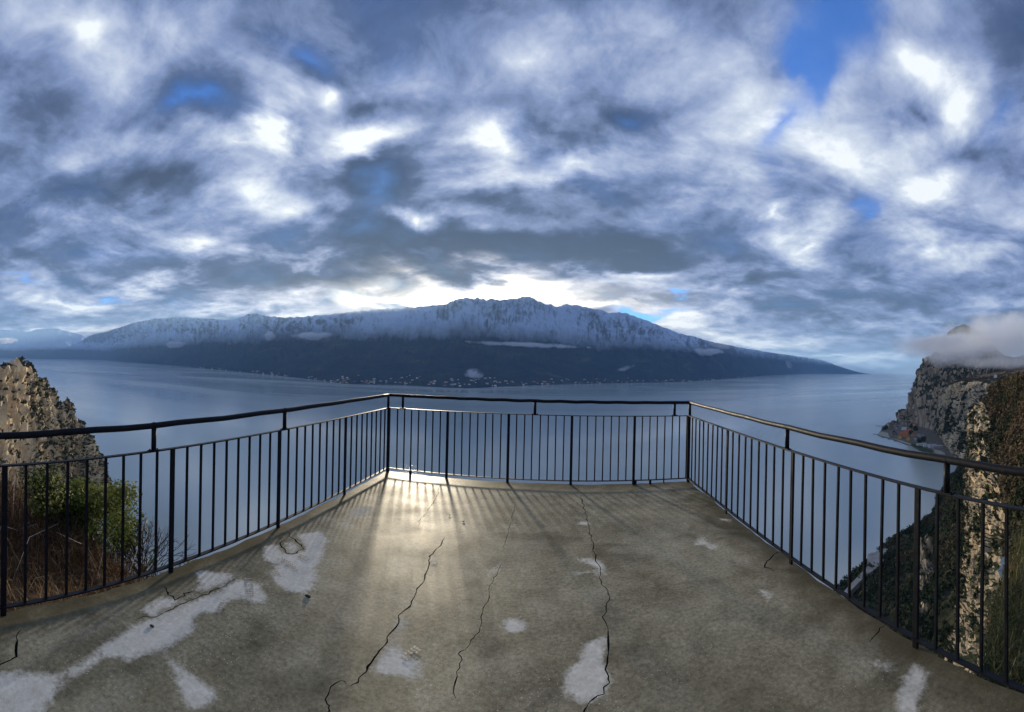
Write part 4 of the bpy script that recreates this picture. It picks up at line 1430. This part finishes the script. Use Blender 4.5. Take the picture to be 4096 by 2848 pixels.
# thin sapling in front of the lake, with a few leaves
b0 = np.array(at(700, 2300, 4.0)); b0[2] -= .15
sap = empty('sapling', b0.tolist())
segs, tips = branching(b0, 1, .12, 1.1, 4, .006, .95)
tri_mesh('stem', twig_tubes(segs), rng.random(len(segs) * 4) * .5, M['twig'], sap, b0)
ends = np.repeat(np.array([t[0] for t in tips]), 3, 0)
ends = ends[rng.random(len(ends)) < .6]
ends = ends + rng.normal(0, .05, ends.shape)
nr = rand_dirs(len(ends))
tri_mesh('leaves', facets(ends, nr, .018 * (.6 + .8 * rng.random(len(ends))), 1.1, 4), np.clip(rng.normal(.4, .2, len(ends)), 0, 1), M['leaf'], sap, b0)
tag(sap, 'thin sapling with sparse leaves in front of the lake at left', 'sapling')


# ------------------------------------------------------------------ village on the spit under the far headland
def c8(u, v): return (3480 + u * .15244, 1640 + v * .15244)


GZ = LAKE_Z + 2.0
M['gravel'] = plain('shore_gravel', (.40, .36, .29), 0.95, 1 / 10, 0.35, 0.1)
M['lawn'] = plain('village_grass', (.035, .055, .022), 0.95, 1 / 12, 0.4, 0.1)
M['yard'] = plain('village_ground', (.15, .13, .10), 0.95, 1 / 9, 0.5, 0.1)


def flat_land(name, uv, z, mat, kind='structure', skirt=4.0):
    top = [on_z(*c8(u, v), z) for u, v in uv]
    n = len(top)
    vs = top + [(x * 1.0, y, zz - skirt) for x, y, zz in top]
    fs = [list(range(n))] + [[i, n + i, n + (i + 1) % n, (i + 1) % n] for i in range(n)]
    o = mesh(name, vs, fs, mat)
    return tag(o, kind=kind)


flat_land('village_spit', [(195, 650), (280, 545), (320, 430), (480, 345), (700, 275), (1000, 270), (1500, 380), (2100, 700), (2500, 1100), (2400, 1330), (2200, 1275), (2000, 1225), (1700, 1165), (1300, 1055), (1080, 925), (900, 878), (700, 790), (480, 728)], GZ, M['yard'])
flat_land('village_beach', [(200, 648), (285, 560), (470, 600), (520, 730), (760, 780), (1075, 890), (1075, 920), (900, 873), (700, 785), (480, 722)], GZ + .5, M['gravel'], skirt=.4)
flat_land('village_lawn', [(1090, 880), (1260, 905), (1480, 1000), (1640, 1060), (1650, 1140), (1300, 1045), (1085, 918)], GZ + .5, M['lawn'], skirt=.4)
flat_land('village_square', [(1680, 1030), (1830, 1060), (1960, 1120), (1960, 1170), (1700, 1130)], GZ + .9, M['gravel'], skirt=.4)

WALLS = {'cream': (.62, .55, .44), 'grey': (.42, .39, .36), 'white': (.78, .77, .74), 'ochre': (.66, .38, .15), 'brown': (.30, .23, .18), 'pink': (.45, .33, .27)}
ROOFS = {'red': (.50, .13, .07), 'brown': (.15, .085, .06), 'slate': (.16, .16, .17), 'rust': (.24, .10, .06), 'pale': (.45, .45, .44)}
for k_, v in WALLS.items(): M['w_' + k_] = plain('wall_' + k_, v, 0.9, 1 / 3, 0.2, 0.1)
for k_, v in ROOFS.items(): M['r_' + k_] = plain('roof_' + k_, v, 0.9, 1 / 2, 0.25, 0.1)
M['pane'] = plain('window_dark', (.03, .035, .045), 0.25, None, 0, 0.5)


def house_meshes(w, dp, h, rh, wall, roof, flat=False):
    x, y = w / 2, dp / 2
    vs = [(-x, -y, -3), (x, -y, -3), (x, y, -3), (-x, y, -3), (-x, -y, h), (x, -y, h), (x, y, h), (-x, y, h)]
    fs = [(0, 1, 5, 4), (1, 2, 6, 5), (2, 3, 7, 6), (3, 0, 4, 7)]
    if flat: fs.append((4, 5, 6, 7))
    else:
        vs += [(-x, 0, h + rh), (x, 0, h + rh)]
        fs += [(4, 8, 7), (5, 6, 9)]
    wm = bpy.data.meshes.new('walls'); wm.from_pydata(vs, [], fs); wm.materials.append(M['w_' + wall])
    if flat:
        e = .4
        vs = [(-x - e, -y - e, h + .01), (x + e, -y - e, h + .01), (x + e, y + e, h + .01), (-x - e, y + e, h + .01), (-x - e, -y - e, h + .6), (x + e, -y - e, h + .6), (x + e, y + e, h + .6), (-x - e, y + e, h + .6)]
        fs = [(0, 3, 2, 1), (4, 5, 6, 7), (0, 1, 5, 4), (1, 2, 6, 5), (2, 3, 7, 6), (3, 0, 4, 7)]
    else:
        e, t = .7, .35
        k2 = rh / y
        lo_ = h - e * k2
        vs = [(-x - e, -y - e, lo_), (x + e, -y - e, lo_), (x + e, 0, h + rh), (-x - e, 0, h + rh), (-x - e, y + e, lo_), (x + e, y + e, lo_)]
        vs += [(a, b, c + t) for a, b, c in vs]
        fs = [(0, 1, 2, 3), (3, 2, 5, 4), (6, 9, 8, 7), (9, 10, 11, 8), (0, 6, 7, 1), (4, 5, 11, 10), (0, 3, 9, 6), (3, 4, 10, 9), (1, 7, 8, 2), (2, 8, 11, 5)]
    rm = bpy.data.meshes.new('roof'); rm.from_pydata(vs, [], fs); rm.materials.append(M['r_' + roof])
    return wm, rm


def window_mesh(w, dp, h, rows, cols):
    """panes stand a little in front of the long walls"""
    vs, fs = [], []
    for sy in (-1, 1):
        for r_ in range(rows):
            for c_ in range(cols):
                cx_ = (c_ + .5) / cols * w - w / 2
                cz = (r_ + .55) / rows * h
                b0_ = len(vs)
                for ax, az_ in ((-.7, -.8), (.7, -.8), (.7, .8), (-.7, .8)):
                    vs.append((cx_ + ax, sy * (dp / 2 + .06), cz + az_))
                fs.append((b0_, b0_ + 1, b0_ + 2, b0_ + 3))
    me = bpy.data.meshes.new('windows'); me.from_pydata(vs, [], fs); me.materials.append(M['pane'])
    return me


def place_house(name, label, group, u, v, w, dp, h, rh, wall, roof, rz_, flat=False, z=GZ, win=True):
    x, y, zz = on_z(*c8(u, v), z)
    root = empty(name, (x, y, z), rz_)
    wm, rm = house_meshes(w, dp, h, rh, wall, roof, flat)
    for nm, me in (('walls', wm), ('roof', rm)):
        o = bpy.data.objects.new(nm, me); COL.objects.link(o); o.parent = root
    if win:
        o = bpy.data.objects.new('windows', window_mesh(w, dp, h, max(1, int(h / 3.2)), max(2, int(w / 4)))); COL.objects.link(o)
        o.parent = root
        o['kind'] = 'stuff'
    tag(root, label, 'house', group)
    return root


GV = 'village buildings on the spit'
spec = [  # u, v, w, d, h, roof h, wall, roof, rotation, flat, label
    (790, 740, 26, 15, 9, 5, 'ochre', 'red', .5, False, 'ochre village house with red roof, nearest the beach'),
    (900, 690, 30, 16, 10, 6, 'ochre', 'red', 1.9, False, 'large village house with long red roof in the middle of the spit'),
    (1010, 790, 22, 14, 9, 5, 'ochre', 'red', .6, False, 'ochre village house with red gable roof by the lawn'),
    (950, 620, 24, 14, 9, 5, 'ochre', 'red', 2.0, False, 'red roofed village house behind the large red roof'),
    (1150, 680, 20, 12, 8, 4, 'ochre', 'rust', 1.2, False, 'orange village house right of the red roofs'),
    (900, 520, 28, 20, 10, 1, 'white', 'pale', .5, True, 'pale flat roofed village building with glassy top'),
    (1060, 560, 20, 14, 9, 4, 'ochre', 'rust', .3, False, 'orange village house below the headland trees'),
    (1180, 440, 18, 12, 11, 4, 'ochre', 'red', .2, False, 'tall orange house farthest right in the old village'),
    (1100, 390, 16, 12, 9, 4, 'cream', 'rust', 1.1, False, 'cream house beside the tall orange one'),
    (960, 400, 18, 12, 12, 4, 'pink', 'brown', .3, False, 'tall pink house in the old village centre'),
    (860, 400, 12, 12, 15, 3, 'grey', 'slate', .3, False, 'narrow grey tower house in the old village'),
    (770, 430, 20, 12, 9, 4, 'grey', 'brown', 1.2, False, 'grey house with brown roof left of the tower house'),
    (690, 400, 18, 12, 9, 4, 'brown', 'brown', .3, False, 'brown house in the old village row'),
    (630, 440, 16, 11, 10, 4, 'grey', 'brown', 1.4, False, 'grey gabled house in the middle of the old village row'),
    (560, 480, 20, 12, 9, 4, 'brown', 'brown', .4, False, 'brown low house left in the old village row'),
    (700, 500, 20, 12, 8, 4, 'grey', 'brown', .5, False, 'grey house in front of the old village row'),
    (520, 400, 16, 12, 9, 4, 'brown', 'rust', .3, False, 'rust roofed house at the back left of the village'),
    (610, 340, 26, 12, 8, 4, 'brown', 'rust', .28, False, 'long rust roofed house at the water behind the village'),
    (470, 480, 8, 8, 22, 3, 'cream', 'brown', .3, False, 'slim cream tower at the left end of the village'),
    (560, 660, 24, 10, 4, 2, 'grey', 'slate', .5, False, 'low grey shed behind the beach'),
    (660, 640, 18, 10, 5, 3, 'brown', 'brown', 1.3, False, 'brown shed behind the beach beside the red roofs'),
    (1330, 700, 34, 18, 11, 1, 'grey', 'slate', 1.05, True, 'grey flat roofed block right of the red roofs'),
    (1230, 820, 24, 16, 8, 1, 'grey', 'pale', 1.05, True, 'pale low flat roofed block beside the lawn'),
    (1350, 925, 34, 9, 6, 1, 'white', 'pale', -.55, True, 'first of the low white sheds along the lawn'),
    (1510, 960, 30, 9, 7, 1, 'white', 'pale', -.55, True, 'second of the low white sheds along the lawn'),
    (1640, 985, 26, 10, 10, 1, 'white', 'pale', -.55, True, 'tall white pavilion in the row of sheds by the square'),
    (1770, 1010, 34, 12, 9, 1, 'grey', 'pale', -.55, True, 'long white and grey hall beside the village square'),
]
for u, v, w, dp, h, rh, wl, rf, rz_, flt, lab in spec:
    place_house('village_house', lab, GV, u, v, w, dp, h, rh, wl, rf, rz_, flt)

# village trees: dark cypresses and plane trees, each a thing
M['tree_leaf'] = M['deep']
def far_tree(u, v, s_, tall, label):
    x, y, z = on_z(*c8(u, v), GZ)
    root = empty('village_tree', (x, y, z))
    tr = mesh('trunk', [(.5 * math.cos(a), .5 * math.sin(a), zz) for zz in (-1, s_ * tall * .5) for a in np.linspace(0, 2 * np.pi, 6, endpoint=False)],
              [[i, (i + 1) % 6, 6 + (i + 1) % 6, 6 + i] for i in range(6)], M['bark'], root)
    T3, tint = clumps(np.array([[0, 0, s_ * tall * .25]]), s_, 60, tall, .4)
    tri_mesh('crown', T3, tint * .6, M['deep'], root)
    tag(root, label, 'tree', 'village trees')
for i, (u, v, s_, tall, lab) in enumerate([(755, 320, 9, 1.3, 'dark round tree at the water behind the village'), (430, 500, 8, 1.1, 'dark tree at the left tip of the spit'), (370, 520, 7, 1.0, 'leftmost dark tree on the spit by the beach'),
                           (630, 610, 6, 1.0, 'small dark tree behind the beach sheds'), (1080, 470, 8, 1.1, 'dark tree between the orange village houses'), (1080, 640, 9, 1.1, 'dark tree right of the large red roof'),
                           (1200, 540, 10, 1.1, 'dark tree at the foot of the headland behind the village'), (1290, 850, 9, 1.1, 'dark tree beside the pale low block'), (1400, 820, 10, 1.0, 'dark tree below the headland beside the grey block')]):
    far_tree(u, v, s_, tall, lab)

M['wood'] = plain('jetty_wood', (.07, .06, .055), 0.8, 1.0, 0.3, 0.2)
for (u0, v0), (u1, v1), lab in (((330, 425), (160, 402), 'long jetty at the back of the village spit'), ((200, 632), (75, 622), 'dark jetty off the village beach, farthest left'),
                                ((395, 716), (295, 718), 'short jetty off the village beach, second from left'), ((540, 758), (470, 762), 'very short jetty in the middle of the beach'), ((700, 815), (625, 800), 'jetty off the beach in front of the red roofs')):
    a, b = np.array(on_z(*c8(u0, v0), LAKE_Z + 1.6)), np.array(on_z(*c8(u1, v1), LAKE_Z + 1.6))
    mid_ = (a + b) / 2
    root = empty('jetty', (*mid_[:2], LAKE_Z))
    d_ = b - a; ln = np.linalg.norm(d_); d_ /= ln
    bm = bmesh.new(); box_bm(bm, (0, 0, 1.5), d_, (-d_[1], d_[0], 0), (0, 0, 1), ln / 2, 1.6, .3)
    from_bm('deck', bm, M['wood'], root)
    for t in np.linspace(-.45, .45, 5):
        bm = bmesh.new()
        for s_ in (-1, 1): tube_bm(bm, (d_[0] * t * ln - d_[1] * s_, d_[1] * t * ln + d_[0] * s_, -2), (d_[0] * t * ln - d_[1] * s_, d_[1] * t * ln + d_[0] * s_, 1.2), .22, 6)
        from_bm('pile_pair', bm, M['wood'], root)
    tag(root, lab, 'jetty', 'jetties off the village beach')

# ------------------------------------------------------------------ houses on the far shore
def shore_house_positions():
    out = []
    spans = [(430, 560, 8, .03), (560, 760, 20, .06), (760, 860, 26, .10), (860, 960, 16, .12), (960, 1130, 34, .08), (1130, 1260, 18, .06), (1260, 1420, 24, .07), (1420, 1600, 22, .07), (1600, 1760, 12, .04)]
    for a, b, n, dep in spans:
        for _ in range(n):
            px = random.uniform(a, b) * S2
            s_ = min(.3, .006 + abs(random.gauss(0, dep * .55)))
            out.append((px, s_))
    return out


SH_KIND = [(30, 16, 13, 5, 'cream', 'slate', False, 'tiny cream house with grey gable roof'), (24, 16, 16, 5, 'white', 'brown', False, 'tiny tall white house with brown roof'),
           (42, 18, 12, 5, 'pink', 'rust', False, 'tiny long pink house with rusty roof'), (26, 14, 12, 1, 'white', 'pale', True, 'tiny white flat roofed block'),
           (34, 16, 14, 5, 'cream', 'brown', False, 'tiny cream house with brown roof')]
SH = [house_meshes(*q[:7]) for q in SH_KIND]
mx_px = 2048 + FPX * m_th
for px, s_ in shore_house_positions():
    i = int(np.clip(np.searchsorted(mx_px, px), 0, mNU - 1))
    j = s_ / 1.12 * (mNV - 1)
    j0 = min(int(j), mNV - 2); f = j - j0
    if j0 == 0: j0, f = 1, 0.0
    q = [mX[i, j0] * (1 - f) + mX[i, j0 + 1] * f, mY[i, j0] * (1 - f) + mY[i, j0 + 1] * f, mZ[i, j0] * (1 - f) + mZ[i, j0 + 1] * f]
    kind_ = random.randrange(5)
    wm, rm = SH[kind_]
    root = empty('shore_house', (q[0], q[1], q[2] - 1), m_th[i] * -1 + random.uniform(-.4, .4))
    sc_ = random.uniform(.55, 1.05); root.scale = (sc_,) * 3
    for nm, me in (('walls', wm), ('roof', rm)):
        o = bpy.data.objects.new(nm, me); COL.objects.link(o); o.parent = root
    tag(root, SH_KIND[kind_][7] + ' on the far shore below the mountain', 'house', 'far shore: ' + SH_KIND[kind_][7])

# white farmhouse on the plateau edge
x, y, z = at(3982, 1506, 1500)
root = empty('plateau_house', (x, y, z - 2), .4)
wm, rm = house_meshes(16, 11, 7, 3.5, 'white', 'brown')
for nm, me in (('walls', wm), ('roof', rm)):
    o = bpy.data.objects.new(nm, me); COL.objects.link(o); o.parent = root
tag(root, 'white house alone on the brown plateau edge at right', 'house')

# ------------------------------------------------------------------ low clouds, fog and smoke
def cloud_mat(name, dens, scale, soft=1.0, col=(.94, .96, 1.0), thr=.40):
    m = bpy.data.materials.new(name); m.use_nodes = True
    T = NT(m.node_tree)
    out = T.n('ShaderNodeOutputMaterial')
    v = T.n('ShaderNodeVolumePrincipled')
    tc_ = T.n('ShaderNodeTexCoord')
    p_ = tc_.outputs['Object']
    r_ = T.vm('LENGTH', p_)
    nz_ = T.noise(geo_pos(T), scale, 4, 0.6, 0.3)
    edge = T.m('SUBTRACT', 1.0, r_)
    f = T.m('ADD', T.m('MULTIPLY', edge, soft), T.m('MULTIPLY', T.m('SUBTRACT', nz_, 0.5), 2.3))
    T.put(v.inputs['Density'], T.m('MULTIPLY', T.mr(f, 0.12, thr + .25, 0, 1), dens))
    v.inputs['Color'].default_value = (*col, 1)
    v.inputs['Anisotropy'].default_value = 0.35
    T.put(out.inputs['Volume'], v.outputs[0])
    return m


def surf_r(px, py):
    """horizontal distance to the mountain's face in that direction"""
    i = int(np.searchsorted(mx_px, px))
    if i <= 0 or i >= mNU - 1: return None
    e = ray(px, py)[2]
    R_ = np.hypot(mX[i], mY[i]); ev = (mZ[i] - EYE) / R_
    j = np.argmax(ev > e)
    return float(R_[j]) if ev[j] > e else None


def puff(name, label, cat, px, py, r, hx, hy, dens, nscale, depth=None, soft=1.0, col=(.94, .96, 1.0), tilt=0.0, thr=.40, group=None):
    """px, py, hx, hy in the 2295-wide view"""
    rs_ = surf_r(px * S2, (py + hy * .3) * S2)
    if rs_ and cat != 'fog': r = rs_ - 60 - (depth or 200) * .8
    c = at(px * S2, py * S2, r)
    th = math.atan2(c[0], c[1])
    sx, sz = hx * S2 / FPX * r, hy * S2 / FPX * r
    bm = bmesh.new()
    bmesh.ops.create_icosphere(bm, subdivisions=3, radius=1.0)
    o = from_bm(name, bm, cloud_mat(name + '_vapour', dens, nscale, soft, col, thr))
    o.location = c
    o.rotation_euler = (0, tilt, -th)
    o.scale = (sx, depth or sx * .6, sz)
    tag(o, label, cat, group)
    return o


GC = 'small clouds on the mountainside'
puff('small_cloud', 'small oval white cloud low on the left mountainside', 'cloud', 398, 773, 13500, 26, 10, 0.0180, 1 / 260, 300, group=GC)
puff('small_cloud', 'small round white cloud beside the long flat cloud', 'cloud', 604, 753, 10500, 16, 12, 0.0180, 1 / 180, 240, group=GC)
puff('small_cloud', 'long flat white cloud under the left snow ridge', 'cloud', 705, 753, 9800, 64, 10, 0.0150, 1 / 240, 300, group=GC)
puff('small_cloud', 'torn wisps of cloud on the far left slope', 'cloud', 318, 758, 15500, 34, 9, 0.0066, 1 / 260, 300, group=GC)
puff('small_cloud', 'grey cloud at the foot of the far left mountains', 'cloud', 14, 764, 24000, 30, 9, 0.0054, 1 / 500, 500, group=GC)
puff('small_cloud', 'thin ribbon of cloud across the middle of the mountain', 'cloud', 1165, 772, 7900, 165, 6.5, 0.0135, 1 / 240, 220, tilt=.018, group=GC)
puff('small_cloud', 'white cloud on the right flank of the mountain', 'cloud', 1580, 789, 9300, 44, 11, 0.0135, 1 / 220, 280, group=GC)
puff('small_cloud', 'long veil of cloud along the right ridge line', 'cloud', 1600, 772, 11500, 80, 9, 0.0036, 1 / 300, 300, tilt=.09, group=GC)
puff('ridge_cloud', 'soft cloud veil lying over the central ridge', 'cloud', 850, 700, 11500, 180, 20, .0011, 1 / 700, 400, soft=1.3, col=(.8, .9, 1.0), thr=.6)
puff('ridge_cloud', 'thin cloud veil in front of the snowy main summits', 'cloud', 1050, 695, 11400, 110, 13, .0010, 1 / 600, 300, soft=1.3, col=(.8, .9, 1.0), thr=.6)
GS = 'smoke plumes above the far shore'
puff('smoke_plume', 'white smoke plume rising above the far shore town', 'smoke', 1062, 838, 6300, 24, 13, 0.0180, 1 / 70, 120, group=GS)
puff('smoke_plume', 'slanting thin smoke plume right on the far shore', 'smoke', 1395, 828, 6500, 32, 6, 0.0120, 1 / 70, 90, tilt=-.35, group=GS)
puff('smoke_plume', 'faint smoke column far right above the shore', 'smoke', 1765, 818, 10500, 14, 12, 0.0066, 1 / 120, 120, group=GS)
for fx, fy, fr, hx_, hy_, dn, lab in ((2270, 760, 1800, 190, 66, .0085, 'main grey fog bank lying over the right cliff tops'), (2120, 792, 1900, 95, 34, .0060, 'ragged fog tongue over the far headland top'),
                                      (2050, 776, 2050, 70, 26, .0022, 'faint veil of mist left of the fog bank over the lake'), (2240, 815, 1650, 120, 16, .0040, 'low torn mist over the brown plateau'),
                                      (2135, 772, 2700, 110, 27, .030, 'pale fog below the small dark summit')):
    puff('fog_bank', lab, 'fog', fx, fy, fr, hx_, hy_, dn, 1 / 110, 300, soft=1.25, thr=.62, group='fog over the right cliffs')


# ------------------------------------------------------------------ boot prints and loose stones on the terrace
M['damp'] = plain('damp_mark', (.32, .29, .23), 0.6, 20, 0.3, 0.4)
M['stone'] = plain('dark_stone', (.035, .038, .045), 0.7, 60, 0.4, 0.3)


def boot_print(u, v, conv, ang, label, half=False):
    x, y, _ = on_z(*conv(u, v), 0.0)
    vs, fs = [], []
    L_, W_ = (.13, .085) if half else (.26, .092)
    rows_ = 5 if half else 9
    for i in range(rows_):
        for sx in (-1, 0, 1):
            if rng.random() < .14: continue
            cy_ = (i + .5) / rows_ * L_ - L_ / 2
            wid = W_ * (.5 + .16 * math.sin(i / rows_ * 3.1))
            cx_ = sx * wid * .36
            w2, h2 = wid * .13, L_ / rows_ * .30
            sk_ = .35 * (1 if sx >= 0 else -1) * h2
            b0_ = len(vs)
            for a, b in ((-1, -1), (1, -1), (1, 1), (-1, 1)):
                xx, yy = cx_ + a * w2 + rng.normal(0, .0015), cy_ + b * h2 + a * sk_ + rng.normal(0, .0015)
                vs.append((x + xx * math.cos(ang) - yy * math.sin(ang), y + xx * math.sin(ang) + yy * math.cos(ang), .0062))
            fs.append((b0_, b0_ + 1, b0_ + 2, b0_ + 3))
    off = np.array(slab.location)
    o = mesh('boot_print', np.array(vs) - off, fs, M['damp'], slab)
    o['label'] = label


boot_print(1890, 590, c4, 1.1, 'damp boot print on the pale patch below the round crack')
boot_print(1990, 545, c4, 1.2, 'damp boot print right on the pale patch by the round crack', True)
boot_print(1810, 650, c4, .9, 'damp boot print at the left edge of the pale patch', True)
boot_print(1635, 740, c4, .7, 'damp boot print at the right end of the long pale strip')
boot_print(1455, 875, c4, .5, 'damp boot print in the middle of the long pale strip', True)
boot_print(680, 1095, c5, -.5, 'damp boot print on the pale patch beside the long crack', True)
boot_print(820, 530, c5, .2, 'faint boot print on the small pale patch by the crack', True)


def pebble(px, py, s_, label):
    x, y, _ = on_z(px, py, 0.0)
    bm = bmesh.new()
    bmesh.ops.create_icosphere(bm, subdivisions=2, radius=1.0)
    for v in bm.verts:
        n = 1 + .25 * math.sin(v.co.x * 3.1 + px) + .18 * math.cos(v.co.y * 4.3 + py)
        v.co = Vector((v.co.x * s_ * n, v.co.y * s_ * .8 * n, max(v.co.z * s_ * .5, -s_ * .3)))
    o = from_bm('pebble', bm, M['stone'], None, True)
    o.location = (x, y, s_ * .3 + .004)
    tag(o, label, 'pebble')


pebble(1231, 2389, .020, 'black pebble below the round crack on the terrace floor')
pebble(608, 2509, .014, 'dark pebble lying on the long pale strip')
pebble(1853, 2088, .012, 'small dark pebble in the sunlit patch near the railing')
pebble(1798, 2062, .010, 'tiny dark pebble nearest the front railing in the sunlit patch')


# ------------------------------------------------------------------ the hazy air over the lake
def build_haze():
    x0, x1, y0, y1, z0, z1 = -46000, 46000, -6000, 46000, LAKE_Z - 30, float(mZ.max()) + 60
    vs = [(x, y, z) for x in (x0, x1) for y in (y0, y1) for z in (z0, z1)]
    fs = [(0, 1, 3, 2), (4, 6, 7, 5), (0, 4, 5, 1), (2, 3, 7, 6), (0, 2, 6, 4), (1, 5, 7, 3)]
    m = bpy.data.materials.new('haze_air'); m.use_nodes = True
    T = NT(m.node_tree)
    out = T.n('ShaderNodeOutputMaterial')
    v = T.n('ShaderNodeVolumePrincipled')
    v.inputs['Color'].default_value = (.44, .70, 1.0, 1)
    v.inputs['Density'].default_value = HAZE
    v.inputs['Anisotropy'].default_value = 0.2
    T.put(out.inputs['Volume'], v.outputs[0])
    o = mesh('haze', vs, fs, m)
    tag(o, 'thin blue haze lying over the lake and mountains', 'haze', kind='stuff')


HAZE = 2.4e-5
build_haze()
